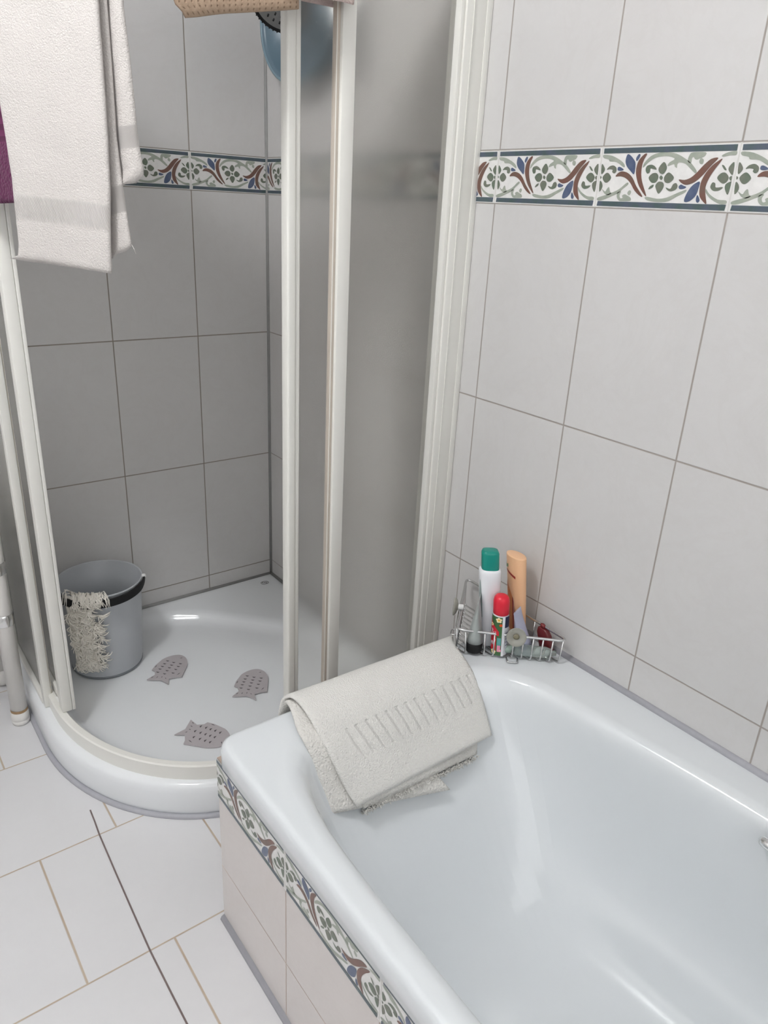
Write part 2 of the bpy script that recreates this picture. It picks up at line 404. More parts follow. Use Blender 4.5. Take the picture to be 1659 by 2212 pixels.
# ---- decorated border strips
BORDER=[('D',0,[(3.4,93.4),(245.2,93.6),(245.4,85.0),(3.7,85.5)]),
('D',0,[(5.1,10.4),(245.7,10.8),(244.8,2.3),(4.0,2.7)]),
('B',1,[(52.2,82.9),(57.6,82.5),(65.9,76.3),(71.3,68.9),(71.6,53.3),(63.5,58.1),(55.0,64.9),(50.6,73.2)]),
('B',1,[(74.9,83.3),(78.3,82.2),(77.0,77.5),(72.7,72.9),(70.9,77.6)]),
('R',1,[(85.6,83.1),(90.7,83.3),(86.9,75.4),(84.6,66.1),(85.7,52.6),(91.2,39.1),(101.8,21.4),(98.3,21.8),(85.1,35.0),(76.7,49.9),(74.1,62.1),(76.8,74.2)]),
('B',1,[(37.1,63.7),(41.6,64.4),(49.7,60.2),(43.7,58.4),(37.5,59.3)]),
('R',1,[(35.1,49.6),(39.7,55.4),(48.4,57.5),(59.8,54.7),(70.2,47.2),(79.8,35.0),(94.7,20.1),(90.0,20.0),(77.7,28.1),(66.3,40.3),(55.9,47.1),(45.4,49.9)]),
('G',1,[(14.7,60.3),(19.3,65.2),(27.3,66.8),(34.2,63.0),(34.9,56.8),(30.8,54.3),(26.6,56.8),(26.9,59.9),(20.2,61.0)]),
('L',1,[(3.5,83.5),(21.6,81.8),(41.4,73.9),(49.6,67.7),(49.0,63.6),(32.8,71.7),(18.7,72.8),(15.2,76.3),(4.5,78.6)]),
('G',1,[(3.4,69.5),(10.1,62.5),(9.6,57.6),(4.7,53.3),(2.5,62.5)]),
('G',1,[(8.0,48.1),(13.9,54.7),(19.5,54.7),(26.2,47.7),(20.5,40.7),(13.9,40.6)]),
('G',1,[(5.4,25.6),(10.7,32.8),(8.3,39.9),(3.5,42.0)]),
('G',1,[(3.0,50.5),(6.1,48.4),(4.0,45.6)]),
('L',1,[(3.5,15.5),(18.9,20.1),(33.0,24.6),(46.6,30.4),(60.0,40.3),(63.3,37.5),(53.9,30.5),(46.1,24.1),(30.7,17.5),(14.7,12.1),(4.3,11.4)]),
('L',1,[(10.3,29.9),(17.8,25.8),(20.7,30.1),(24.8,33.0),(28.1,25.9),(31.5,23.2),(24.5,20.2),(16.4,22.9)]),
('L',1,[(44.1,24.8),(43.7,17.7),(49.5,11.9),(57.9,11.3),(72.2,12.0),(72.1,16.9),(65.1,20.2),(59.3,22.2),(54.2,20.0),(55.9,16.6),(51.5,15.8),(49.0,20.6),(51.1,26.3)]),
('L',1,[(64.1,25.1),(67.8,28.6),(71.4,25.9),(69.4,21.0),(65.7,21.7)]),
('G',1,[(124.7,71.2),(131.4,64.4),(130.9,57.9),(126.2,53.3),(119.4,55.9),(117.0,62.5)]),
('G',1,[(101.0,47.7),(106.7,54.2),(115.1,54.6),(119.4,48.7),(116.3,41.3),(108.0,40.6)]),
('G',1,[(148.1,47.8),(139.7,55.0),(134.1,54.6),(129.8,48.0),(132.9,41.5),(141.3,40.6)]),
('G',1,[(125.0,24.1),(118.4,31.3),(116.4,36.7),(121.1,42.0),(129.7,40.8),(132.0,34.2)]),
('G',1,[(123.8,51.3),(127.8,48.0),(125.3,44.5),(121.2,48.0)]),
('G',1,[(92.9,59.3),(94.2,65.3),(102.3,67.3),(109.6,64.6),(113.6,59.9),(107.0,60.9),(101.8,61.3),(101.3,56.0),(96.9,54.2)]),
('G',1,[(104.2,30.5),(106.6,35.2),(112.8,37.7),(111.3,33.3)]),
('G',1,[(136.3,33.6),(144.9,31.7),(148.3,38.3),(153.5,40.3),(157.0,36.4),(155.5,31.2),(147.3,28.0),(140.4,29.6)]),
('L',1,[(87.0,62.7),(88.0,70.0),(99.4,80.5),(116.7,85.4),(129.8,85.1),(144.7,82.9),(160.4,76.3),(174.8,67.9),(185.6,57.7),(184.0,54.5),(176.8,59.0),(163.9,68.0),(153.2,70.0),(149.8,67.5),(150.1,62.3),(145.7,64.3),(143.4,67.6),(132.6,65.0),(134.7,70.2),(143.2,75.3),(134.5,78.6),(122.9,79.4),(106.9,77.1),(94.9,70.0)]),
('L',1,[(166.6,73.0),(168.6,81.2),(174.1,84.2),(195.4,83.8),(194.4,78.3),(188.2,75.9),(182.7,73.5),(178.6,74.8),(176.5,77.3),(173.7,76.1),(173.7,69.2),(169.7,69.8)]),
('L',1,[(186.9,71.5),(189.0,75.9),(194.1,73.3),(193.9,67.7),(189.3,67.7)]),
('R',1,[(157.1,45.5),(167.5,44.9),(177.7,48.2),(186.8,55.8),(196.4,66.4),(206.5,74.4),(217.1,76.1),(215.8,72.4),(207.5,63.9),(198.1,52.6),(186.8,42.5),(173.8,37.9),(163.9,40.0)]),
('R',1,[(224.7,74.5),(220.2,72.4),(210.2,65.1),(202.1,55.1),(197.2,43.8),(196.5,32.4),(199.4,20.9),(209.9,11.9),(212.8,12.2),(209.0,22.3),(206.0,35.0),(209.1,47.6),(215.8,60.1),(222.4,69.3)]),
('B',1,[(194.4,42.8),(183.3,37.3),(176.3,26.9),(173.2,16.4),(175.6,12.8),(183.8,14.7),(191.5,22.0),(194.5,32.3)]),
('B',1,[(159.4,35.1),(162.7,38.2),(167.8,36.5),(173.0,34.6),(168.9,32.0),(161.8,31.6)]),
('B',1,[(194.9,23.6),(200.4,16.4),(198.3,12.5),(194.9,13.7),(193.6,18.2)]),
('L',1,[(99.9,18.2),(105.8,19.0),(123.3,16.6),(139.6,18.3),(157.6,25.3),(173.1,30.8),(172.4,26.8),(158.8,20.1),(144.1,13.1),(127.8,11.4),(108.8,12.9),(101.4,15.5)]),
('L',1,[(207.3,32.5),(215.1,25.0),(230.2,17.7),(244.3,16.8),(245.0,11.8),(234.6,11.5),(219.9,17.5),(208.8,26.2)]),
('L',1,[(222.9,79.0),(232.0,83.1),(245.0,84.6),(245.6,79.2),(235.9,78.8),(225.5,77.2)]),
('G',1,[(245.2,69.4),(239.2,64.8),(238.0,59.4),(243.4,53.3),(246.6,53.3)]),
('G',1,[(222.4,47.7),(227.3,54.5),(234.4,55.1),(240.9,49.0),(238.9,42.2),(232.2,40.3)]),
('G',1,[(245.2,24.9),(238.7,32.3),(238.2,39.1),(244.5,42.8),(246.8,42.2)]),
('G',1,[(245.4,50.8),(241.8,48.4),(244.1,44.7),(246.2,44.7)]),
('G',1,[(226.1,65.6),(229.9,64.9),(235.3,58.8),(231.2,59.4)]),
('G',1,[(213.9,36.4),(216.4,41.7),(221.2,40.2),(223.3,34.6),(234.8,35.3),(230.0,30.9),(221.5,29.5),(215.6,32.6)])]

MI = {'D': 1, 'G': 2, 'L': 3, 'R': 4, 'B': 5}
BM = [m_b_base] + [m_b[k] for k in 'DGLRB'] + [m_b_edge, m_b_joint]
def border(name, fn, starts, smin, smax, h=96.3, tilt=1.0):
    """fn(s_mm, t_mm, lift) -> point; starts = where each tile begins along the wall, mm"""
    bm = bmesh.new()
    def quad(s0, s1, t0, t1, lift, mi):
        s0 = max(s0, smin); s1 = min(s1, smax)
        if s1-s0 < .5: return
        f = bm.faces.new([bm.verts.new(fn(s, t, lift)) for s, t in ((s0, t0), (s1, t0), (s1, t1), (s0, t1))]); f.material_index = mi
    k = h/96.3
    quad(starts[0], starts[-1]+250, 0, h, .6, 6)                      # grout bed
    for st in starts:
        quad(st+1.2, st+248.8, 1.0*k, 95.0*k, 1.1, 0)
        for col, sm, pts in BORDER:
            q = [(x, min(94.2, max(1.6, y))*k) for x, y in pts]
            if sm: q = catmull(q, 3)
            q = [(min(max(x, 2.0), 248.0)+st, y) for x, y in q]
            q = [(min(max(x, smin), smax), y) for x, y in q]
            if max(x for x, y in q)-min(x for x, y in q) < 1: continue
            flat_poly(bm, [fn(x, y, 1.6 if col != 'L' else 1.4) for x, y in q], MI[col])
        quad(st-1.6, st+1.6, 0, h, 1.0, 7)                            # joint
    return struct(link(name, bm, BM, smooth=False))
r0 = int(round((-Y0)*1000))                                            # 944.1 mm from the corner to a joint
border('trim_1', lambda s, t, l: (-l/1000, -s/1000, ZB+t/1000), [944.1+250*k for k in range(-4, 9)], 0.5, 3140)
border('trim_2', lambda s, t, l: (s/1000, -l/1000, ZB+t/1000), [-236.3+250*k for k in range(-7, 1)], -2140, -.5)
border('trim_3', lambda s, t, l: (-.7187-l/1000, -1.110-s/1000, .308+t/1000), [-7+250*k for k in range(0, 7)], .5, 1740, h=89.)

# ---- silicone seals
def seal(name, pts, r, mat):
    bm = bmesh.new(); tube(bm, pts, r, 8); return struct(link(name, bm, mat))
seal('trim_4', [(0, TUB_END-.01, TUBZ+.001), (0, -2.85, TUBZ+.001)], .0085, m_seal)
seal('trim_5', [(0, 0, .08), (0, 0, RZ)], .0065, m_seal_dark)
seal('trim_6', [(-.86, 0, .0835), (0, 0, .0835)], .0075, m_seal_dark)
seal('trim_7', [(0, 0, .0835), (0, -.86, .0835)], .0075, m_seal_dark)
seal('trim_8', [(-.7187, -1.11, .001), (-.7187, -2.86, .001)], .009, m_seal)
# ---- shower outline: straight sides on the walls, quarter ellipse towards the room
def outline(X0, Y0_, rx, ry, n=28, x_end=0., y_end=0.):
    """from (-X0, y_end) round the curve to (x_end, -Y0_)"""
    cx, cy = -X0+rx, -Y0_+ry
    P = [(-X0, y_end)]
    for i in range(1, 7): P.append((-X0, y_end+(cy-y_end)*i/7))
    for i in range(n+1):
        a = PI+PI/2*i/n; P.append((cx+rx*math.cos(a), cy+ry*math.sin(a)))
    for i in range(1, 8): P.append((cx+(x_end-cx)*i/7, -Y0_))
    return P
TR = dict(X0=.874, Y0_=.885, rx=.385, ry=.475)
seal('trim_9', [(x, y, .001) for x, y in outline(**TR)], .008, m_seal)

# ------------------------------------------------------------------ shower tray
def ray_out(poly, c, ang):
    d = Vector((math.cos(ang), math.sin(ang))); best = None; n = len(poly)
    for i in range(n):
        a = Vector(poly[i])-c; b = Vector(poly[(i+1) % n])-c; e = b-a
        den = d.x*e.y-d.y*e.x
        if abs(den) < 1e-12: continue
        t = (a.x*e.y-a.y*e.x)/den; s = (a.x*d.y-a.y*d.x)/den
        if t > 0 and -1e-6 <= s <= 1+1e-6 and (best is None or t < best): best = t
    return c+d*best
def fine(poly, step=.012):
    out = []
    for i in range(len(poly)):
        a = Vector(poly[i]); b = Vector(poly[(i+1) % len(poly)]); k = max(1, int((b-a).length/step))
        out += [tuple(a.lerp(b, j/k)) for j in range(k)]
    return out
tray_c = Vector((-.43, -.43))
outer = outline(**TR)
outer = [(min(x, -.0015), min(y, -.0015)) for x, y in outer] + [(-.0015, -.0015)]
outer = [p for i, p in enumerate(outer) if i == 0 or (Vector(p)-Vector(outer[i-1])).length > 1e-5]
# basin: rounded, its back corner cut off by the raised deck
bas = outline(.874-.062, .885-.062, .36, .44, x_end=-.045, y_end=-.045)
bas = bas + [(-.045, -.52), (-.052, -.47), (-.075, -.42), (-.125, -.325), (-.185, -.255), (-.25, -.19), (-.32, -.12), (-.40, -.072), (-.47, -.050), (-.52, -.045)]
ANG = sorted({round(math.atan2(p[1]-tray_c.y, p[0]-tray_c.x), 5) for p in fine(outer, .014)})
ro = [ray_out(outer, tray_c, a) for a in ANG]; rb = [ray_out(bas, tray_c, a) for a in ANG]
# soften the basin outline
for _ in range(3): rb = [(rb[i-1]+rb[i]*2+rb[(i+1) % len(rb)])/4 for i in range(len(rb))]
def ring(base, off, z):
    out = []
    for p in base:
        d = p-tray_c; out.append((*(tray_c+d*(1-off/d.length)), z))
    return out
bm = bmesh.new()
rings = [ring(ro, .006, 0), ring(ro, .0, .02), ring(ro, .001, .066), ring(ro, .0035, .078), ring(ro, .009, .086), ring(ro, .018, .089), ring(ro, .03, .0885),
         ring(rb, -.016, .0865), ring(rb, -.006, .0835), ring(rb, .003, .0785), ring(rb, .010, .071), ring(rb, .018, .0625), ring(rb, .028, .0565), ring(rb, .045, .0535), ring(rb, .08, .0525)]
for k in (.6, .3): rings.append([(*(tray_c+(p-tray_c)*k), .0515 if k > .5 else .051) for p in rb])
Rr = loft(bm, rings); bm.faces.new(Rr[-1]); bm.faces.new(Rr[0][::-1])
tray = tag(auto_smooth(link('shower_tray', bm, m_tray), 60), 'white quarter-round shower tray with rounded front lip in the corner', 'shower tray')
bm = bmesh.new()      # small pressed oval mark in the back corner
tube(bm, [(-.060+.015*math.cos(a)*.8+.006*math.sin(a), -.061-.010*math.cos(a)*.55+.008*math.sin(a), .0895) for a in [2*PI*i/24 for i in range(24)]], .0007, 6, closed=True)
for dx in (-.006, 0, .005): tube(bm, [(-.061+dx, -.0575-dx*.6, .0895), (-.059+dx, -.0635-dx*.6, .0895)], .0009, 6)
mk = link('maker_mark', bm, m_slit, tray); mk['label'] = 'small grey oval mark'

# ------------------------------------------------------------------ shower enclosure
enc = thing('shower_enclosure', 'curved shower enclosure with cream frames and frosted panes, both doors slid open', 'shower enclosure', (-.43, -.43, .0885))
RL = dict(X0=.846, Y0_=.868, rx=.37, ry=.45)
def sweep(name, sect_fn, z0, z1, w, mat, parent, y_end=-.35, x_end=-.002, bevel=.003):
    P = outline(**RL, n=40, x_end=x_end, y_end=y_end)
    cs = [(0, z0), (0, z1-bevel), (bevel, z1), (w-bevel, z1), (w, z1-bevel), (w, z0)]
    rings = []
    for i, p in enumerate(P):
        a = Vector(P[max(i-1, 0)]); b = Vector(P[min(i+1, len(P)-1)]); d = (b-a).normalized(); nrm = Vector((-d.y, d.x))
        rings.append([(p[0]+nrm.x*u, p[1]+nrm.y*u, z) for u, z in cs])
    bm = bmesh.new(); Rg = loft(bm, rings); bm.faces.new(Rg[0]); bm.faces.new(Rg[-1][::-1])
    return auto_smooth(link(name, bm, mat, parent), 30)
TOPZ = 1.84
sweep('bottom_rail', None, .0885, .127, .019, m_pvc, enc)
sweep('top_rail', None, TOPZ-.045, TOPZ, .030, m_pvc, enc, y_end=-.002)
# left side: wall profile, fixed pane, its end post
bx('wall_profile', (-.858, -.045, .0885), (-.832, -.002, TOPZ-.05), m_pvc, enc)
lp = bx('fixed_pane', (-.8475, -.346, .107), (-.8425, -.045, TOPZ-.05), m_frost, enc, bevel=.0)
lp['label'] = 'frosted pane on the left side'
bm = bmesh.new(); box(bm, (-.858, -.346, .0885), (-.832, -.045, .107), .002)
link('pane_sill', bm, m_pvc, lp)
bm = bmesh.new(); box(bm, (-.8565, -.371, .090), (-.838, -.346, TOPZ-.05), .002); box(bm, (-.838, -.367, .10), (-.8345, -.350, TOPZ-.05), .001, mi=1)
auto_smooth(link('end_post', bm, [m_pvc, plain('seal_strip', srgb(186, 178, 164), .5)], enc), 40)
# left door, slid behind the pane
dl = bx('sliding_door', (-.821, -.445, .150), (-.816, -.13, TOPZ-.05), m_frost, enc, bevel=0.)
dl['label'] = 'left sliding door, pushed back'
bm = bmesh.new()
box(bm, (-.836, -.468, .128), (-.812, -.438, TOPZ-.05), .003)
box(bm, (-.812, -.468, .128), (-.8045, -.4625, TOPZ-.05), .0015)
box(bm, (-.812, -.456, .128), (-.806, -.438, TOPZ-.05), .002)
auto_smooth(link('door_stile', bm, m_pvc, dl), 40)
bm = bmesh.new(); box(bm, (-.829, -.438, .128), (-.809, -.13, .150), .002); auto_smooth(link('door_foot_rail', bm, m_pvc, dl), 40)
bm = bmesh.new(); box(bm, (-.834, -.415, .112), (-.82, -.39, .128), .002); auto_smooth(link('roller', bm, m_pvc2, dl), 40)
# right side: wall profile, fixed pane with its end post
bm = bmesh.new()
box(bm, (-.0645, -.889, .0885), (-.001, -.846, TOPZ-.05), .002)
box(bm, (-.0745, -.8845, .0885), (-.0645, -.852, TOPZ-.05), .0015)
box(bm, (-.0480, -.8905, .0885), (-.0460, -.8885, TOPZ-.05), .0)
box(bm, (-.0150, -.8905, .0885), (-.0008, -.8885, TOPZ-.05), .0006)
auto_smooth(link('wall_profile', bm, m_pvc, enc), 40)
rp = bx('fixed_pane', (-.303, -.8685, .107), (-.0735, -.8635, TOPZ-.05), m_frost, enc, bevel=0.)
rp['label'] = 'frosted pane beside the tub'
bm = bmesh.new(); box(bm, (-.300, -.877, .0885), (-.0735, -.856, .107), .002); link('pane_sill', bm, m_pvc, rp)
bm = bmesh.new(); box(bm, (-.3310, -.877, .0885), (-.302, -.855, TOPZ-.05), .003); box(bm, (-.3385, -.871, .0885), (-.3310, -.857, TOPZ-.05), .001, mi=1)
auto_smooth(link('end_post', bm, [m_pvc, plain('seal_strip_b', srgb(196, 186, 174), .5)], enc), 40)
# right door, slid behind its pane; stile leads
dr = bx('sliding_door', (-.395, -.8335, .140), (-.036, -.8285, TOPZ-.05), m_frost, enc, bevel=0.)
dr['label'] = 'right sliding door, pushed back'
bm = bmesh.new()
box(bm, (-.4205, -.846, .1275), (-.4020, -.820, TOPZ-.05), .004, seg=3)
box(bm, (-.4020, -.843, .1275), (-.3915, -.820, TOPZ-.05), .003, seg=3)
box(bm, (-.3915, -.838, .1275), (-.3895, -.824, TOPZ-.05), .0008)
auto_smooth(link('door_stile', bm, m_pvc, dr), 40)
bm = bmesh.new(); box(bm, (-.392, -.842, .1275), (-.036, -.820, .140), .002); link('door_foot_rail', bm, m_pvc, dr)

# ------------------------------------------------------------------ bathtub
TC = Vector((-.3785, -1.97))
def sup(hx, hy, n, ang, cx=TC.x, cy=TC.y):
    c_, s_ = math.cos(ang), math.sin(ang)
    r = (abs(c_/hx)**n+abs(s_/hy)**n)**(-1/n)
    return (cx+r*c_, cy+r*s_)
def rrect(x0, x1, y0, y1, r, n=8):
    P = []
    for cx, cy, a0 in ((x1-r, y1-r, 0), (x0+r, y1-r, PI/2), (x0+r, y0+r, PI), (x1-r, y0+r, 1.5*PI)):
        for i in range(n+1): P.append((cx+r*math.cos(a0+PI/2*i/n), cy+r*math.sin(a0+PI/2*i/n)))
    return P
def orect(inset):
    return rrect(-.7255+inset, -.0005, -2.83+inset, TUB_END-inset*1.0, .030)
O0 = orect(0)
TA = sorted({round(math.atan2(p[1]-TC.y, p[0]-TC.x), 5) for p in fine(O0, .035)} | {round(-PI+2*PI*i/160, 5) for i in range(160)})
def oring(inset, z):
    P = orect(inset); out = []
    for a in TA:
        q = ray_out(P, TC, a); out.append((q.x, q.y, z))
    return out
# inner edge of the rim: slightly egg shaped, squarer at the far end
half_l = [(-.692, -1.97), (-.691, -1.80), (-.689, -1.62), (-.686, -1.50), (-.682, -1.415), (-.674, -1.345), (-.658, -1.280), (-.630, -1.228), (-.578, -1.192), (-.48, -1.180)]
half_r = [(-.37, -1.180), (-.30, -1.184), (-.23, -1.199), (-.172, -1.232), (-.137, -1.283), (-.118, -1.345), (-.105, -1.45), (-.086, -1.62), (-.0755, -1.78), (-.075, -1.97)]
near_r = [(x, -3.94-y+.02) for x, y in half_r[::-1][1:]]
near_l = [(x, -3.94-y+.02) for x, y in half_l[::-1][:-1]]
INNER = catmull(half_l+half_r+near_r+near_l, 4)
HX, HYF, NE = .308, .79, 3.4
IB = [ray_out(INNER, TC, a) for a in TA]
def iring(z, ix, ifar, n=None, irt=None):
    """inner outline drawn in by ix at the sides and ifar at the far end; n = roundness deeper down"""
    irt = ix if irt is None else irt
    out = []
    for a, p in zip(TA, IB):
        far = math.sin(a) > 0
        ky = 1-(ifar/HYF if far else ix*1.3/HYF); kx = 1-((ix if math.cos(a) < 0 else irt)/HX)
        q = Vector((TC.x+(p.x-TC.x)*kx, TC.y+(p.y-TC.y)*ky))
        if n:
            e = Vector(sup(HX*kx, HYF*ky, n, a)); w_ = max(0., min(1., (.43-z)/.26))
            q = q.lerp(e, w_)
        out.append((q.x, q.y, z))
    return out
bm = bmesh.new()
rings = [oring(.004, .397), oring(0, .402), oring(0, .437), oring(.0025, .445), oring(.007, .449), oring(.012, TUBZ), oring(.015, TUBZ+.0001),
         iring(TUBZ+.0001, -.012, -.012), iring(.4497, -.006, -.005), iring(.4465, .004, .006), iring(.4405, .0105, .014), iring(.428, .017, .026),
         iring(.40, .019, .044), iring(.35, .026, .080, 5.5, .030), iring(.30, .034, .118, 4.6, .034), iring(.25, .044, .156, 3.9, .040), iring(.20, .056, .195, 3.3, .046), iring(.165, .063, .222, 3.2, .060),
         iring(.14, .070, .245, 3.2, .085), iring(.115, .081, .270, 3.1, .105), iring(.09, .098, .30, 3.0, .120), iring(.072, .120, .335, 2.9, .14), iring(.060, .150, .375, 2.8, .165), iring(.053, .19, .43, 2.7, .20), iring(.049, .24, .50, 2.5, .245)]
Rg = loft(bm, rings); bm.faces.new(Rg[-1])
tub = tag(auto_smooth(link('bathtub', bm, m_enamel), 70), 'white enamelled bathtub with wide rim set in the tiled casing', 'bathtub')
bm = bmesh.new()
tube(bm, rounded([(-.100, -1.786, .415), (-.128, -1.788, .440), (-.135, -1.90, .430), (-.105, -1.905, .405)], .012), .008, 12)
g = link('grip_handle', bm, m_chrome, tub); g['label'] = 'chrome grip on the inner wall'

# ------------------------------------------------------------------ cloth sheets
def sheet(bm, cols, mi=0, thick=.006, uvl=None, v0=0., v1=1.):
    """cols = list of columns (each a list of points top to bottom); makes a closed thick sheet with round rims"""
    nu, nv = len(cols), len(cols[0])
    P = [[Vector(p) for p in c] for c in cols]
    def nrm(i, j):
        a = P[min(i+1, nu-1)][j]-P[max(i-1, 0)][j]; b = P[i][min(j+1, nv-1)]-P[i][max(j-1, 0)]
        n = a.cross(b); return n.normalized() if n.length > 1e-12 else Vector((0, 0, 1))
    F = []; B = []
    for i in range(nu):
        F.append([]); B.append([])
        for j in range(nv):
            n = nrm(i, j); e = thick/2
            if i in (0, nu-1) or j in (0, nv-1): e *= .45
            F[i].append(bm.verts.new(P[i][j]+n*e)); B[i].append(bm.verts.new(P[i][j]-n*e))
    def q(vs, uvs):
        f = bm.faces.new(vs); f.material_index = mi; f.smooth = True
        if uvl is not None:
            for l, uv in zip(f.loops, uvs): l[uvl].uv = uv
    uv = lambda i, j: (i/(nu-1), v0+(v1-v0)*j/(nv-1))
    for i in range(nu-1):
        for j in range(nv-1):
            ids = [(i, j), (i, j+1), (i+1, j+1), (i+1, j)]
            q([F[a][b] for a, b in ids], [uv(*k) for k in ids])
            q([B[a][b] for a, b in ids[::-1]], [uv(*k) for k in ids[::-1]])
    for j in range(nv-1):
        for i in (0, nu-1):
            q([F[i][j], B[i][j], B[i][j+1], F[i][j+1]], [uv(i, j)]*4)
    for i in range(nu-1):
        for j in (0, nv-1):
            q([F[i][j], F[i+1][j], B[i+1][j], B[i][j]], [uv(i, j)]*4)
def resample(pts, n):
    pts = [Vector(p) for p in pts]; L = [0]
    for a, b in zip(pts[:-1], pts[1:]): L.append(L[-1]+(b-a).length)
    out = []; k = 0
    for i in range(n):
        s = L[-1]*i/(n-1)
        while k < len(L)-2 and L[k+1] < s: k += 1
        t = (s-L[k])/max(1e-9, L[k+1]-L[k]); out.append(pts[k].lerp(pts[k+1], t))
    return out
def smooth_line(pts, it=2):
    pts = [Vector(p) for p in pts]
    for _ in range(it):
        q = [pts[0]]
        for a, b in zip(pts[:-1], pts[1:]): q += [a*.75+b*.25, a*.25+b*.75]
        q.append(pts[-1]); pts = q
    return pts
def ruled(left, right, nu, nv, wob=.0, sc=9., seed=0, sag=0., outdir=None):
    A = resample(smooth_line(left), nv); B = resample(smooth_line(right), nv); cols = []
    for i in range(nu):
        u = i/(nu-1); c = []
        for j in range(nv):
            p = A[j].lerp(B[j], u)
            d = noise.noise(Vector((p.x*sc+seed, p.y*sc, p.z*sc)))*wob
            d2 = noise.noise(Vector((p.x*sc*3+seed, p.y*sc*3, p.z*sc*3+5)))*wob*.35
            k = outdir if outdir is not None else Vector((0, -.6, .8))
            c.append(p+k*(d+d2))
        cols.append(c)
    return cols
def cloth_obj(name, bm, mats, parent=None):
    me = bpy.data.meshes.new(name); bmesh.ops.recalc_face_normals(bm, faces=bm.faces); bm.to_mesh(me); bm.free()
    for m in mats: me.materials.append(m)
    o = bpy.data.objects.new(name, me); C.objects.link(o); o.parent = parent
    return o

# ---- bath towel lying over the far rim of the tub (thickness and folds as in the photo)
bm = bmesh.new(); uvl = bm.loops.layers.uv.new('UVMap')
topL = [(-.592, -1.100, .400), (-.590, -1.104, .440), (-.586, -1.108, .468), (-.580, -1.124, .482), (-.576, -1.150, .483), (-.577, -1.192, .474), (-.571, -1.235, .434), (-.562, -1.275, .382), (-.549, -1.304, .346)]
topR = [(-.160, -1.102, .400), (-.159, -1.106, .440), (-.166, -1.112, .462), (-.182, -1.128, .474), (-.198, -1.150, .476), (-.204, -1.186, .470), (-.203, -1.228, .438), (-.211, -1.270, .386), (-.219, -1.301, .350)]
sheet(bm, ruled(topL, topR, 60, 44, wob=.0035, seed=1), 0, .008, uvl)
b1 = cloth_obj('bath_towel', bm, [m_towel])
tag(b1, 'cream folded bath towel with slanted stripe band draped over the far tub rim', 'towel')
def under(name, L, Rr_, nu, nv, mat, thick, wob, seed):
    bm = bmesh.new(); u = bm.loops.layers.uv.new('UVMap')
    sheet(bm, ruled(L, Rr_, nu, nv, wob=wob, seed=seed), 0, thick, u)
    return cloth_obj(name, bm, [mat], b1)
# inner rolled edge at the left, lower flat layer, and the fluffy layer showing at the right
under('inner_fold', [(-.583, -1.106, .440), (-.583, -1.112, .466), (-.588, -1.140, .474), (-.594, -1.165, .466), (-.604, -1.192, .462), (-.605, -1.218, .455), (-.598, -1.242, .421), (-.597, -1.268, .375), (-.595, -1.291, .345)],
      [(-.40, -1.106, .440), (-.40, -1.114, .462), (-.40, -1.14, .468), (-.40, -1.175, .463), (-.40, -1.21, .440), (-.395, -1.25, .395), (-.375, -1.29, .345), (-.346, -1.326, .297)], 36, 30, m_towel_under, .007, .004, 3)
under('fluffy_layer', [(-.54, -1.108, .455), (-.54, -1.14, .464), (-.54, -1.19, .458), (-.54, -1.235, .420), (-.538, -1.275, .372), (-.533, -1.303, .334)],
      [(-.20, -1.108, .455), (-.20, -1.14, .463), (-.205, -1.19, .455), (-.215, -1.235, .412), (-.235, -1.275, .358), (-.260, -1.305, .326)], 44, 30, m_towel_under, .013, .006, 6)
# loops of the pile standing out along the fluffy layer's lower edge
bm = bmesh.new()
eL, eR = Vector((-.533, -1.304, .331)), Vector((-.262, -1.306, .322))
for i in range(900):
    t = random.random(); p = eL.lerp(eR, t)+Vector((random.gauss(0, .001), random.uniform(-.006, .012), 0)); p.z += (-.0035-(p.y+1.304)*(.9))
    p.z += random.uniform(-.004, .004)
    d = Vector((random.gauss(0, .6), random.gauss(-.8, .5), random.gauss(.1, .5))).normalized()*random.uniform(.004, .008)
    tube(bm, [p, p+d*.6+Vector((0, 0, .001)), p+d], [.0009, .0008, .0005], 4)
pl = link('pile_loops', bm, m_towel_under, b1); pl['kind'] = 'stuff'

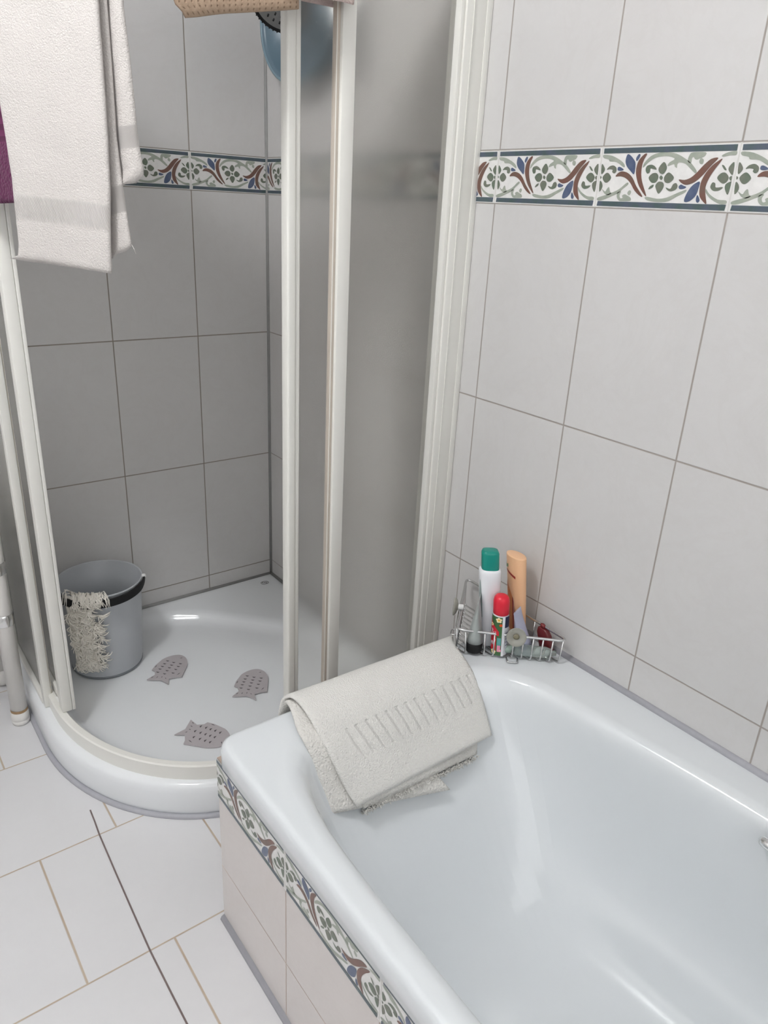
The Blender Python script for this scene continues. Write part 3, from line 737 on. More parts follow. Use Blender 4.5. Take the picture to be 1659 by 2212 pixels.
# ---- towels hung over the curved top rail of the enclosure
def hang(name, P1, P2, sL, sR, ztop, zl, zr, off, mat, nu, nv, thick, wave=.004, seed=0, folds=2.3, lean=.0, label=None, cat='towel', parent=None, v0=0., v1=1., inner=True):
    """vertical strip on the plane P1->P2 (offset outwards); sL/sR = edge positions along it for top and bottom"""
    P1 = Vector(P1); P2 = Vector(P2); d = (P2-P1).normalized(); nr = Vector((d.y, -d.x))
    if nr.dot(Vector((-1, -1))) < 0: nr = -nr
    bm = bmesh.new(); u_ = bm.loops.layers.uv.new('UVMap'); cols = []
    for i in range(nu):
        u = i/(nu-1); c = []
        for j in range(nv):
            v = j/(nv-1)
            z = (ztop+(zl-ztop)*v)*(1-u)+(ztop+(zr-ztop)*v)*u
            def lerp_edge(E):
                for (za, sa), (zb_, sb) in zip(E[:-1], E[1:]):
                    if z >= zb_: t = max(0., min(1., (za-z)/(za-zb_))); return sa+(sb-sa)*t
                return E[-1][1]
            s = lerp_edge(sL)*(1-u)+lerp_edge(sR)*u
            amp = wave*(.35+.65*v)
            w = amp*math.sin(u*folds*2*PI+seed+v*1.1)+amp*.6*noise.noise(Vector((s*16+seed, z*9, seed)))+amp*.3*noise.noise(Vector((s*40, z*30, seed)))
            o_ = off+w+lean*v
            q = P1+d*s+nr*o_
            c.append(Vector((q.x, q.y, z)))
        if inner:   # the short end that goes over the rail and down the inside
            top = c[0]; k = [top+Vector((-nr.x*.006, -nr.y*.006, .012)), top+Vector((-nr.x*(off+.016), -nr.y*(off+.016), .018)), top+Vector((-nr.x*(off+.042), -nr.y*(off+.042), .006)), top+Vector((-nr.x*(off+.05), -nr.y*(off+.05), -.05)), top+Vector((-nr.x*(off+.05), -nr.y*(off+.05), -.22))]
            c = k[::-1]+c
        cols.append(c)
    ntot = len(cols[0])
    a = (ntot-nv)/(ntot-1) if inner else 0
    # v runs 1 (rail) .. 0 (hem)
    sheet(bm, cols, 0, thick, u_, 1.0/(1-a) if inner else 1.0, 0.0)
    o = cloth_obj(name, bm, [mat], parent)
    if label: tag(o, label, cat)
    return o
WP1, WP2 = (-.850, -.620), (-.715, -.810)
TZ = TOPZ+.006
wt = hang('hanging_towel', WP1, WP2, [(TZ, .062), (1.58, .055), (1.454, .048), (1.33, .054), (1.225, .050), (1.206, .046), (1.20, .012)], [(TZ, .246), (1.575, .244), (1.487, .243), (1.393, .242), (1.313, .238), (1.27, .233), (1.19, .228)],
          TZ, 1.203, 1.192, .020, m_white_towel, 40, 110, .008, wave=.0035, seed=.4, folds=.9, label='white terry towel with woven hem band hanging over the shower frame, beside the plum one')
hang('back_fold', WP1, WP2, [(TZ, .225), (1.2, .225)], [(TZ, .262), (1.57, .269), (1.488, .275), (1.394, .2785), (1.345, .284), (1.331, .268), (1.32, .250)], TZ, 1.322, 1.331, -.004, m_white_towel, 12, 80, .006, wave=.004, seed=2.1, folds=1.1, parent=wt, inner=False)
hang('middle_fold', WP1, WP2, [(TZ, .215), (1.19, .215)], [(TZ, .250), (1.394, .2445), (1.31, .249), (1.236, .256), (1.215, .230)], TZ, 1.214, 1.228, .003, m_white_towel, 12, 90, .006, wave=.003, seed=4.0, folds=.8, parent=wt, inner=False)
bm = bmesh.new()
d = (Vector(WP2)-Vector(WP1)).normalized(); q = Vector(WP1)+d*.254
tube(bm, [(q.x, q.y-.002, 1.238), (q.x+d.x*.004, q.y+d.y*.004, 1.233), (q.x+d.x*.008, q.y+d.y*.008, 1.224)], .0005, 5)
th = link('loose_thread', bm, m_white_towel, wt)
pt = hang('hanging_towel', (-.872, -.36), (-.805, -.66), [(TZ, .02), (1.2, .01)], [(TZ, .300), (1.30, .290), (1.28, .288)], TZ, 1.276, 1.293, .006, m_purple, 30, 90, .009, wave=.004, seed=1.5, folds=1.5,
          label='plum purple towel hanging over the shower frame at the left edge')
bmat = hang('bath_mat', (-.662, -.868), (-.385, -.882), [(TZ, .018), (1.575, .028), (1.562, .045)], [(TZ, .232), (1.56, .232)], TZ, 1.558, 1.598, .018, m_brown, 30, 40, .012, wave=.003, seed=.9, folds=.7,
          label='tan dotted waffle bath mat hanging over the shower frame', cat='bath mat')
hang('dark_edge', (-.662, -.868), (-.385, -.882), [(TZ, .190), (1.55, .190)], [(TZ, .236), (1.56, .236)], TZ, 1.620, 1.616, .030, m_redbrown, 12, 40, .005, wave=.001, seed=.3, folds=.5, parent=bmat, inner=False)
hang('hanging_cloth', (-.46, -.884), (-.30, -.888), [(TZ, .048), (1.56, .048)], [(TZ, .148), (1.56, .126)], TZ, 1.617, 1.620, .020, m_pink, 16, 40, .006, wave=.003, seed=2.9, folds=1.,
     label='pale pink cloth whose hem just hangs in above the frosted pane', cat='cloth')

# ------------------------------------------------------------------ anti-slip fish in the tray
# outline, scale slits and short cuts of one fish, millimetres
FISH = [(36.7, 56.4), (47.5, 38.9), (47.6, 17.5), (38.0, -9.1), (8.8, -53.7), (-2.8, -48.4), (-25.2, -45.5), (-33.6, -70.4), (-46.5, -41.1), (-80.3, -21.7), (-54.2, -9.8), (-50.2, 7.5), (-55.3, 17.7), (-41.8, 33.9), (-15.1, 55.1), (13.2, 62.3)]
SLITS = [[(-6.4, 45.9), (-5.5, 39.3), (-2.6, 37.4), (2.2, 38.5), (-0.8, 41.0), (-3.5, 43.4)], [(-18.2, 35.6), (-17.3, 29.1), (-14.4, 27.2), (-9.6, 28.3), (-12.5, 30.8), (-15.2, 33.1)], [(-27.6, 25.2), (-26.7, 18.8), (-23.8, 16.9), (-19.1, 17.9), (-22.0, 20.4), (-24.7, 22.8)], [(-37.4, 15.3), (-36.5, 8.9), (-33.6, 7.1), (-29.0, 8.1), (-31.9, 10.5), (-34.5, 12.8)], [(-47.3, 3.3), (-46.3, -3.0), (-43.5, -4.9), (-38.9, -3.9), (-41.7, -1.4), (-44.4, 0.9)], [(6.5, 29.7), (7.3, 23.2), (10.3, 21.3), (15.1, 22.4), (12.1, 24.9), (9.4, 27.2)], [(-2.7, 19.6), (-1.8, 13.2), (1.1, 11.3), (5.9, 12.3), (2.9, 14.8), (0.2, 17.2)], [(-12.2, 9.4), (-11.3, 3.0), (-8.4, 1.1), (-3.7, 2.1), (-6.6, 4.6), (-9.3, 6.9)], [(-22.1, -1.6), (-21.2, -7.9), (-18.3, -9.8), (-13.6, -8.8), (-16.5, -6.4), (-19.2, -4.1)], [(-33.0, -13.4), (-32.0, -19.7), (-29.2, -21.6), (-24.6, -20.6), (-27.4, -18.2), (-30.1, -15.9)], [(21.8, 15.1), (22.6, 8.6), (25.5, 6.7), (30.3, 7.7), (27.4, 10.2), (24.7, 12.6)], [(12.0, 4.2), (12.9, -2.2), (15.8, -4.1), (20.6, -3.1), (17.6, -0.6), (15.0, 1.7)], [(1.2, -6.9), (2.1, -13.3), (5.0, -15.2), (9.7, -14.2), (6.8, -11.7), (4.2, -9.4)], [(-10.7, -20.5), (-9.9, -26.8), (-7.0, -28.6), (-2.3, -27.7), (-5.2, -25.2), (-7.8, -22.9)]]
CUTS = [[(31.5, 37.1), (40.8, 35.9)], [(-1.6, -40.1), (12.0, -33.0)], [(-45.0, 24.3), (-35.5, 33.8)], [(-68.6, -20.0), (-60.1, -17.2)], [(-55.5, -26.8), (-48.6, -21.8)], [(-42.9, -32.8), (-38.3, -27.5)], [(-34.2, -36.8), (-32.2, -43.8)]]
SHARP = {4, 7, 9, 12}
def fish(label, M2, group='grey fish in the shower tray'):
    """M2 = (a, b, tx, ty): turn and shift of the fish on the tray floor"""
    a, b, tx, ty = M2
    def mp(x, y):
        x, y = x/1000-.340, y/1000-.520
        return (a*x-b*y+tx, b*x+a*y+ty)
    pts = []; n = len(FISH)
    for i in range(n):
        p0, p1, p2, p3 = [Vector(FISH[(i+j-1) % n]) for j in range(4)]
        if i in SHARP or (i+1) % n in SHARP or 4 <= i <= 13:
            pts.append(tuple(p1)); continue
        for k in range(4):
            t = k/4; q = .5*((2*p1)+(p2-p0)*t+(2*p0-5*p1+4*p2-p3)*t*t+(3*p1-p0-3*p2+p3)*t**3); pts.append(tuple(q))
    pts = [mp(*p) for p in pts]
    bm = bmesh.new(); poly_prism(bm, pts, .0535, .0565)
    o = tag(link('fish_mat', bm, m_fish, smooth=False), label, 'anti-slip mat', group)
    bm = bmesh.new()
    def lift(q): return [(*mp(*p), .0568) for p in q]
    for q in SLITS: flat_poly(bm, lift(q), 0)
    for p, q in CUTS:
        p, q = Vector(p), Vector(q); d = (q-p).normalized(); w = Vector((-d.y, d.x))*1.3
        flat_poly(bm, lift([tuple(p), tuple(p.lerp(q, .5)+w), tuple(q), tuple(p.lerp(q, .5)-w)]), 0)
    mk_ = link('slit_shade', bm, m_slit, o, smooth=False)  # flat dark patches: the shade inside the cut-outs, put in as colour
    return o
fish('grey rubber fish mat lying nearest the bucket', (.998, -.0881, -.1174, .1609))
fish('grey rubber fish mat lying nearest the right door, tail towards the tub', (1., 0., 0., 0.))
fish('grey rubber fish mat at the front of the tray, half behind the tub corner', (-.2464, -.9568, -.1393, -1.1087))

# ------------------------------------------------------------------ bucket and mop
bc = Vector((-.642, -.188)); BZ0, BZ1 = .0525, .322
bk = thing('bucket', 'round grey plastic bucket with black handle standing in the shower tray', 'bucket', (bc.x, bc.y, BZ0))
bm = bmesh.new()
lathe(bm, [(.004, BZ0+.004), (.085, BZ0+.003), (.090, BZ0), (.0945, BZ0+.004), (.0965, BZ0+.012), (.104, .19), (.1115, BZ1-.004), (.1145, BZ1-.002), (.1145, BZ1+.002), (.112, BZ1+.003), (.1100, BZ1), (.1065, .285), (.1045, .283), (.101, .19), (.094, BZ0+.012), (.088, BZ0+.009), (.004, BZ0+.009)], 72, (bc.x, bc.y, 0))
link('body', bm, m_bucket, bk)
bm = bmesh.new(); lathe(bm, [(.0925, BZ0-.0005), (.0962, BZ0+.0035), (.0972, BZ0+.0075), (.0955, BZ0+.0095), (.09, BZ0+.002)], 72, (bc.x, bc.y, 0), cap0=False, cap1=False)
bs = link('base_rim', bm, plain('grey_plastic_dark', (.20, .215, .23), .45), bk)
bm = bmesh.new()     # folded-down flat handle
rings = []
for i in range(49):
    t = i/48; a = math.radians(-25-180*t)
    e = min(1, min(t, 1-t)*9); h = .0105*(.40+.60*e); th_ = .0028
    zc = BZ1-.001-.015*math.sin(PI*t)**.6
    rr = .1195+.003*math.sin(PI*t)
    P = []
    for u, v in ((-th_, -h), (th_, -h), (th_, h), (-th_, h)):
        P.append((bc.x+(rr+u)*math.cos(a), bc.y+(rr+u)*math.sin(a), zc+v))
    rings.append(P)
Rg = loft(bm, rings); bm.faces.new(Rg[0]); bm.faces.new(Rg[-1][::-1])
auto_smooth(link('handle', bm, m_black, bk), 40)
for s in (-25, -205):
    a = math.radians(s); bm = bmesh.new()
    c = Vector((bc.x+.114*math.cos(a), bc.y+.114*math.sin(a), BZ1+.001))
    lathe(bm, [(.0055, 0), (.006, .004), (.0045, .010)], 14, c, axis=(math.cos(a), math.sin(a), .25))
    link('handle_lug', bm, m_white_pl, bk)
# string mop hung over the rim, hanging down the outside in loose tufts
bm = bmesh.new()
def on_bucket(a, z, out):
    rr = .0965+.018*max(0., min(1., (z-.065)/.255))+.0035+out
    return Vector((bc.x+rr*math.cos(a), bc.y+rr*math.sin(a), z))
tufts = []
for i in range(64):
    z = random.uniform(.100, .318); edge = -117+6*math.sin(z*58)+random.uniform(-3, 2)
    tufts.append((math.radians(random.uniform(-152, edge)), z))
for k in range(10): tufts.append((math.radians(-115+5*math.sin(k*2.1)), .115+.022*k))
for a0, z0 in tufts:
    spin = random.uniform(-.5, .5)
    for s_ in range(11):
        th = random.uniform(-2.6, .35)*.9+spin; L = random.uniform(.016, .036); P = []
        curl = random.uniform(-1.4, 1.4); lift = random.uniform(.004, .013)
        da = dz = 0.
        for k in range(7):
            t = k/6
            P.append(on_bucket(a0+da/.115, max(.085, z0+dz), lift*math.sin(PI*min(1, t*.9+.08))+.001+random.uniform(-.0006, .0006)))
            ang_ = th+curl*t; da += math.cos(ang_)*L/6; dz += math.sin(ang_)*L/6-.0012*t
        tube(bm, P, [.0013]*6+[.0007], 5)
for i in range(95):      # strands lying over the rim
    a = math.radians(random.triangular(-154, -103, -122)); P = []
    for k, (r_, z) in enumerate(((.092, .300), (.106, .326), (.115, .334), (.1225, .330), (.1255, .315), (.125, .296))):
        P.append((bc.x+(r_+random.uniform(-.002, .003))*math.cos(a), bc.y+(r_+random.uniform(-.002, .003))*math.sin(a), z+random.uniform(-.003, .007))); a += random.uniform(-.05, .085)
    tube(bm, P, [.0014]*5+[.0008], 5)
bm2 = bmesh.new()
mop = link('string_mop', bm, m_mop)
tag(mop, 'cream cotton string mop head hanging over the rim of the grey bucket', 'mop')
bm = bm2     # woven backing the strings are knotted into
cols = []
for i in range(14):
    a = math.radians(-154+i*2.75); c = []
    for j in range(16):
        z = .326-.235*j/15; rr = .1172+.004*math.sin(i*1.7+j*.9)*.4-.013*(BZ1-z)/.27
        c.append((bc.x+rr*math.cos(a)*1.012, bc.y+rr*math.sin(a)*1.012, z))
    cols.append(c)
sheet(bm, cols, 0, .003)
cloth_obj('backing', bm, [m_mop], mop)

# ------------------------------------------------------------------ white tubular storage rack at the left edge
tr = thing('storage_rack', 'white tube storage rack with chrome shelf rails left of the shower', 'rack', (-1.03, -.16, 0))
LEGS = [(-.902, -.268), (-.902, -.060), (-1.16, -.268), (-1.16, -.060)]
for i, (x, y) in enumerate(LEGS):
    bm = bmesh.new(); tube(bm, [(x, y, .034), (x, y, .80)], .0205, 24)
    lg = link('leg', bm, m_tube, tr)
    bm = bmesh.new()
    if i == 0: lathe(bm, [(.018, 0), (.0215, .002), (.0225, .012), (.021, .0135), (.0225, .015), (.0225, .030), (.021, .036), (.0206, .038)], 28, (x, y, .001))
    else: lathe(bm, [(.016, 0), (.026, .008), (.029, .024), (.026, .040), (.021, .050)], 28, (x, y, .001))
    link('foot', bm, m_tube, lg)
    bm = bmesh.new(); lathe(bm, [(.0209, .039), (.0212, .043), (.0209, .047)], 24, (x, y, 0), cap0=False, cap1=False)
    link('rust_ring', bm, m_rust, lg)
    for z in (.316, .458):
        bm = bmesh.new(); lathe(bm, [(.0208, z-.016), (.0235, z-.014), (.024, z+.012), (.0215, z+.016)], 28, (x, y, 0))
        box(bm, (x-.034 if x > -1 else x+.012, y-.009, z-.010), (x-.012 if x > -1 else x+.034, y+.009, z+.010), .003)
        auto_smooth(link('collar', bm, m_chrome, lg), 40)
for z in (.316, .458):
    bm = bmesh.new()
    for y in (-.268, -.060): tube(bm, [(-.932, y, z), (-1.13, y, z)], .0075, 12)
    for k in range(9):
        x = -.94-.02*k*1.12; tube(bm, [(x, -.268, z-.004), (x, -.060, z-.004)], .0025, 8)
    sh = link('shelf', bm, m_chrome, tr); sh['label'] = 'chrome rail shelf'
def carton(name, lo, hi, label, prints, cat='carton'):
    bm = bmesh.new(); box(bm, lo, hi, .0015)
    o = tag(auto_smooth(link(name, bm, plain(name+'_card', (.80, .79, .78), .5, noise_amt=.02), None), 40), label, cat)
    for nm, l2, h2, col in prints:
        bx(nm, l2, h2, plain(nm+'_ink', col, .5), o, 0.)
    return o
carton('carton', (-.985, -.235, .462), (-.925, -.10, .60), 'white carton with pink print on the upper rack shelf', [('printed_panel', (-.975, -.2356, .53), (-.932, -.2349, .575), srgb(226, 160, 160))])
carton('carton', (-.975, -.235, .320), (-.928, -.11, .405), 'white carton with a blue and red mark on the lower rack shelf', [('blue_mark', (-.948, -.2356, .352), (-.930, -.2349, .362), srgb(52, 70, 140)), ('red_mark', (-.950, -.2356, .336), (-.929, -.2349, .348), srgb(206, 60, 66))])

# ------------------------------------------------------------------ shower fittings seen through the opening
sh = thing('hand_shower', 'black and chrome hand shower head in the shower corner', 'hand shower', (-.002, -.22, 1.60))
hc = Vector((-.135, -.325, 1.742)); ax = Vector((-.55, -.45, -.70)).normalized()
bm = bmesh.new(); lathe(bm, [(.020, -.040), (.045, -.030), (.068, -.010), (.0745, -.002), (.0745, .006), (.070, .010), (.064, .008)], 48, hc, axis=ax, cap1=False)
for k in range(48):
    a = 2*PI*k/48; u, w = frame_at(ax); p = hc+(u*math.cos(a)+w*math.sin(a))*.0745
    tube(bm, [p-ax*.002, p+ax*.007], .0018, 5)
link('head_shell', bm, m_black, sh)
bm = bmesh.new(); lathe(bm, [(.001, .0075), (.064, .008)], 48, hc, axis=ax, cap0=False, cap1=False)
link('spray_face', bm, m_chrome, sh)
bm = bmesh.new()
u, w = frame_at(ax)
for rr, nn in ((.016, 8), (.032, 14), (.048, 20)):
    for k in range(nn):
        a = 2*PI*k/nn; p = hc+(u*math.cos(a)+w*math.sin(a))*rr+ax*.008
        tube(bm, [p, p+ax*.003], .0022, 6)
link('nozzles', bm, m_black, sh)
bm = bmesh.new(); tube(bm, smooth_line([hc-ax*.03, hc+Vector((.045, -.05, .02)), hc+Vector((.085, -.11, .0)), hc+Vector((.095, -.125, -.10))]), .013, 14)
link('handle', bm, m_chrome, sh)
bm = bmesh.new(); tube(bm, [(-.03, -.470, 1.60), (-.03, -.470, 1.86)], .010, 14); tube(bm, [(-.03, -.470, 1.62), (-.0015, -.470, 1.62)], .009, 12); tube(bm, [(-.03, -.470, 1.84), (-.0015, -.470, 1.84)], .009, 12)
link('slide_bar', bm, m_chrome, sh)
# blue oval basin hanging on the right wall behind the door
bs = thing('plastic_basin', 'blue-grey oval plastic basin hanging behind the frosted door', 'basin', (-.004, -.275, 1.60))
bm = bmesh.new()
def ov(k, x, n=48, cy=-.262, cz=1.735, a=.165, b=.145):
    return [(x, cy+a*k*math.cos(2*PI*i/n), cz+b*k*math.sin(2*PI*i/n)) for i in range(n)]
Rg = loft(bm, [ov(.86, -.006), ov(.90, -.012), ov(.97, -.058), ov(1.0, -.062), ov(1.0, -.066), ov(.96, -.066), ov(.93, -.058), ov(.86, -.018), ov(.80, -.014), ov(.3, -.013)])
bm.faces.new(Rg[0]); bm.faces.new(Rg[-1]); link('shell', bm, m_blue_basin, bs)
bm = bmesh.new(); tube(bm, ov(1.0, -.064), .0045, 8, closed=True); link('rolled_rim', bm, plain('basin_rim', srgb(118, 142, 154), .35), bs)

# ------------------------------------------------------------------ wire corner basket on the tub rim
FZ, GZ = .4535, .508
cad = thing('wire_basket', 'chrome wire corner basket with suction cups on the far tub rim', 'basket', (-.10, -1.15, FZ))
A0, B0, D0 = Vector((-.194, -1.153, 0)), Vector((-.028, -1.306, 0)), Vector((-.030, -1.005, 0))
A1, B1, D1 = Vector((-.195, -1.148, 0)), Vector((-.028, -1.310, 0)), Vector((-.016, -.988, 0))
zz = lambda v, z: Vector((v.x, v.y, z))
bm = bmesh.new(); tube(bm, rounded([zz(A1, GZ), zz(B1, GZ), zz(D1, GZ)], .022, 6, closed=True), .0029, 8, closed=True)
link('top_rail', bm, m_wire, cad)
NW = 11
for k in range(NW):     # each wire runs across the floor parallel to the wall and turns up at both ends
    t = .09+.86*k/(NW-1)
    a0, a1 = A0.lerp(B0, t), A0.lerp(D0, t); b0, b1 = A1.lerp(B1, t), A1.lerp(D1, t)
    bm = bmesh.new(); tube(bm, rounded([zz(b0, GZ), zz(a0, FZ+.0005), zz(a1, FZ+.0005), zz(b1, GZ)], .006, 4), .0019, 7)
    link('wire', bm, m_wire, cad)
for t in (.3, .62):
    bm = bmesh.new()
    p = B1.lerp(D1, t); q = B0.lerp(D0, t); tube(bm, [zz(p, GZ), zz(q, FZ)], .0016, 7)
    link('wire', bm, m_wire, cad)
def cup(p, n, label=None):
    n = Vector(n).normalized()
    bm = bmesh.new(); lathe(bm, [(.0205, .0), (.0202, .0018), (.015, .0065), (.008, .0085), (.0055, .010), (.0, .011)], 36, p+n*.004, axis=-n, cap1=False, cap0=False)
    lathe(bm, [(.0205, .0), (.0190, -.0008), (.012, .0035), (.004, .0055), (.0, .006)], 36, p+n*.004, axis=-n, cap1=False, cap0=False)
    m, nt, b = nmat('clear_suction_cup'); b.inputs['Base Color'].default_value = (.62, .61, .54, 1); b.inputs['Roughness'].default_value = .12; b.inputs['Transmission Weight'].default_value = .55; b.inputs['IOR'].default_value = 1.4
    o = link('suction_cup', bm, m, cad)
    bm = bmesh.new(); lathe(bm, [(.0055, 0), (.0065, .002), (.0065, .012), (.005, .014)], 18, p+n*-.004, axis=-n)
    link('stud', bm, m_white_pl, o)
    bm = bmesh.new(); lathe(bm, [(.0062, 0), (.0062, .0008), (.003, .0015)], 18, p+n*.0005, axis=n)
    link('centre_disc', bm, plain('olive_disc', srgb(126, 120, 98), .4), o)
    return o
nAB = Vector((B1.y-A1.y, -(B1.x-A1.x), 0)).normalized()
if nAB.y > 0: nAB = -nAB
nAD = Vector((D1.y-A1.y, -(D1.x-A1.x), 0)).normalized()
if nAD.x > 0: nAD = -nAD
cup(zz(A1.lerp(B1, .535), GZ+.003)+nAB*.008, nAB+Vector((0, 0, .18)))
cup(zz(A1.lerp(D1, .36), GZ+.006)+nAD*.010, nAD)
for P, Q, n, t in ((A0, B0, nAB, .52), (A0, D0, nAD, .18)):
    bm = bmesh.new()
    w = (Q-P).normalized()*.0115; c = P.lerp(Q, t)
    z0 = FZ+.001 if n is nAB else FZ+.026
    tube(bm, rounded([zz(c-w, z0), zz(c-w*.9+n*.016, z0-.001), zz(c+w*.9+n*.016, z0-.001), zz(c+w, z0)], .005, 4), .0014, 7)
    link('hanging_loop', bm, m_wire, cad)

# ------------------------------------------------------------------ toiletries in the basket
CZ = FZ+.0030
ZS = 1.0
def ell(bm, prof, c, ang, n=40, lean=(0, 0), mi=None, exp=2.0):
    """stack of (rx, ry, z) superellipses around the point c, turned by ang, leaning sideways with height"""
    rings = []; ca, sa = math.cos(ang), math.sin(ang)
    for rx, ry, z in [(p, q, r*ZS) for p, q, r in prof]:
        R_ = []
        for k in range(n):
            a = 2*PI*k/n; e = 2/exp
            x = rx*math.copysign(abs(math.cos(a))**e, math.cos(a)); y = ry*math.copysign(abs(math.sin(a))**e, math.sin(a))
            R_.append((c[0]+ca*x-sa*y+lean[0]*z, c[1]+sa*x+ca*y+lean[1]*z, c[2]+z))
        rings.append(R_)
    Rg = loft(bm, rings); bm.faces.new(Rg[0][::-1]); bm.faces.new(Rg[-1])
    return Rg
VIEW = math.atan2(-1.2+2.10, -.1+1.148)        # bearing from the room's open side towards the basket
ACR = VIEW-PI/2                                # across the line of sight
WALLDIR = -PI/2
# 1 tall white bottle with teal cap
b = thing('shampoo_bottle', 'tall white bottle with teal flip cap in the wire basket', 'bottle', (-.112, -1.167, CZ))
c = (-.112, -1.167, CZ); ln = (-.055, .060); ZS = .955
bm = bmesh.new(); ell(bm, [(.0165, .013, 0), (.0185, .0145, .004), (.0195, .016, .05), (.0215, .018, .11), (.0225, .019, .15), (.0230, .0195, .176), (.0228, .0190, .183), (.0205, .017, .188)], c, ACR+.25, lean=ln, exp=2.6)
link('body', bm, plain('shampoo_white', (.80, .81, .84), .25, noise_amt=.01), b)
bm = bmesh.new(); ell(bm, [(.0180, .0150, .187), (.0185, .0155, .189), (.0182, .0152, .224), (.0160, .0135, .2295), (.012, .010, .231)], c, ACR+.25, lean=ln, exp=3.2)
link('cap', bm, plain('teal_cap', srgb(0, 138, 124), .22, noise_amt=.02), b)
bm = bmesh.new()
def wrap(bm, c, ang, rx, ry, lean, pts, mi=0, lift=.0006, exp=2.6):
    """patch on the bottle wall; pts = (angle, z) outline"""
    out = []
    for a, z in [(p, q*ZS) for p, q in pts]:
        e = 2/exp; k = 1
        RX_ = rx(z) if callable(rx) else rx; RY_ = ry(z) if callable(ry) else ry
        x = (RX_+lift)*math.copysign(abs(math.cos(a))**e, math.cos(a)); y = (RY_+lift)*math.copysign(abs(math.sin(a))**e, math.sin(a))
        ca, sa = math.cos(ang), math.sin(ang)
        out.append((c[0]+ca*x-sa*y+lean[0]*z, c[1]+sa*x+ca*y+lean[1]*z, c[2]+z))
    return out
def band_patch(bm, c, ang, rx, ry, lean, a0, a1, z0f, z1f, mi=0, n=14, m=10, exp=2.6, lift=.0006):
    """grid patch between angles a0..a1 with lower/upper edges given as functions of 0..1"""
    G = []
    for i in range(n+1):
        t = i/n; a = a0+(a1-a0)*t; z0 = z0f(t); z1 = z1f(t)
        G.append([bm.verts.new(q) for q in wrap(bm, c, ang, rx, ry, lean, [(a, z0+(z1-z0)*j/m) for j in range(m+1)], exp=exp, lift=lift)])
    for i in range(n):
        for j in range(m):
            f = bm.faces.new((G[i][j], G[i+1][j], G[i+1][j+1], G[i][j+1])); f.material_index = mi
rxs = lambda z: .0185+.0045*min(1, z/.17); rys = lambda z: .0145+.005*min(1, z/.17)
band_patch(bm, c, ACR+.25, rxs, rys, ln, PI+.05, PI+.75, lambda t: .055+.02*t, lambda t: .06+.105*math.sin(PI*(.15+.7*t)))
link('label', bm, plain('silver_green_label', srgb(150, 164, 162), .4, noise_amt=.1), b)

# 2 peach bottle, flat topped, oval
b = thing('body_wash_bottle', 'tall peach oval bottle with flat top standing beside the tiled wall', 'bottle', (-.037, -1.181, CZ))
c = (-.037, -1.181, CZ); ang = WALLDIR-.10; ln = (-.075, .10); ZS = .965
bm = bmesh.new(); ell(bm, [(.0205, .0125, 0), (.0225, .014, .004), (.0235, .0145, .06), (.0250, .0155, .14), (.0262, .0162, .198), (.0258, .0158, .2005), (.0235, .0140, .2010)], c, ang, lean=ln)
link('body', bm, plain('peach_plastic', srgb(240, 192, 150), .35, noise_amt=.02), b)
bm = bmesh.new()
rx = lambda z: .0225+.0037*z/.2; ry = lambda z: .014+.0022*z/.2
band_patch(bm, c, ang, rx, ry, ln, -PI*.80, -PI*.47, lambda t: .02, lambda t: .135-.03*t*t, 0, exp=2.)
band_patch(bm, c, ang, rx, ry, ln, -PI*.47, -PI*.33, lambda t: .02, lambda t: .105-.07*t*t, 1, exp=2.)
band_patch(bm, c, ang, rx, ry, ln, -PI*.41, -PI*.395, lambda t: .02, lambda t: .110-.012*t, 2, exp=2., lift=.0009)
band_patch(bm, c, ang, rx, ry, ln, -PI*.72, -PI*.34, lambda t: .163-.012*t, lambda t: .167-.010*t, 1, exp=2., lift=.0009)
band_patch(bm, c, ang, rx, ry, ln, -PI*.78, -PI*.60, lambda t: .168+.004*t, lambda t: .178+.002*math.sin(9*t), 3, exp=2., lift=.0009)
link('printed_label', bm, [plain('amber_print', srgb(214, 128, 70), .4), plain('wine_print', srgb(156, 52, 44), .4), plain('cream_line', srgb(240, 214, 190), .4), plain('green_print', srgb(120, 140, 100), .4)], b)

# 3 aerosol with red cap and flowers
b = thing('spray_can', 'red capped spray can with flower print in the wire basket', 'spray can', (-.118, -1.204, CZ))
c = (-.118, -1.204, CZ); ZS = .945; ln = (-.035, .04); rr = .0172
bm = bmesh.new(); ell(bm, [(rr-.002, rr-.002, 0), (rr, rr, .002), (rr, rr, .094), (rr-.001, rr-.001, .099), (rr-.004, rr-.004, .104)], c, ACR, lean=ln)
link('body', bm, plain('can_white', (.80, .80, .84), .3, noise_amt=.02), b)
bm = bmesh.new(); ell(bm, [(rr-.0015, rr-.0015, .100), (rr-.0005, rr-.0005, .101), (rr-.0003, rr-.0003, .130), (rr-.002, rr-.002, .138), (rr-.0055, rr-.0055, .1425), (rr-.010, rr-.010, .1440), (.002, .002, .1445)], c, ACR, lean=ln)
link('cap', bm, plain('red_cap', srgb(222, 34, 56), .35, noise_amt=.02), b)
bm = bmesh.new()
F = -PI/2      # facing the room; local angle
bp = lambda a0, a1, z0, z1, mi, lift=.0005, n=10: band_patch(bm, c, ACR, rr, rr, ln, a0, a1, z0 if callable(z0) else (lambda t: z0), z1 if callable(z1) else (lambda t: z1), mi, n=n, m=6, exp=2., lift=lift)
bp(F-1.5, F+.30, .002, .098, 0)                                             # green ground
bp(F-1.5, F-.05, lambda t: .052+.0*t, lambda t: .092-.030*t, 1, .0008)      # red sweep
bp(F-1.4, F-.35, .012, .050, 1, .0008)                                      # red banner
bp(F-.22, F+.22, .028, .047, 2, .0008); bp(F-.2, F+.2, .012, .028, 3, .0008)
bp(F+.30, F+.62, .001, .098, 5, .0007)                                      # white strip
bp(F+.62, F+1.5, .072, .099, 4, .0007)                                      # navy corner
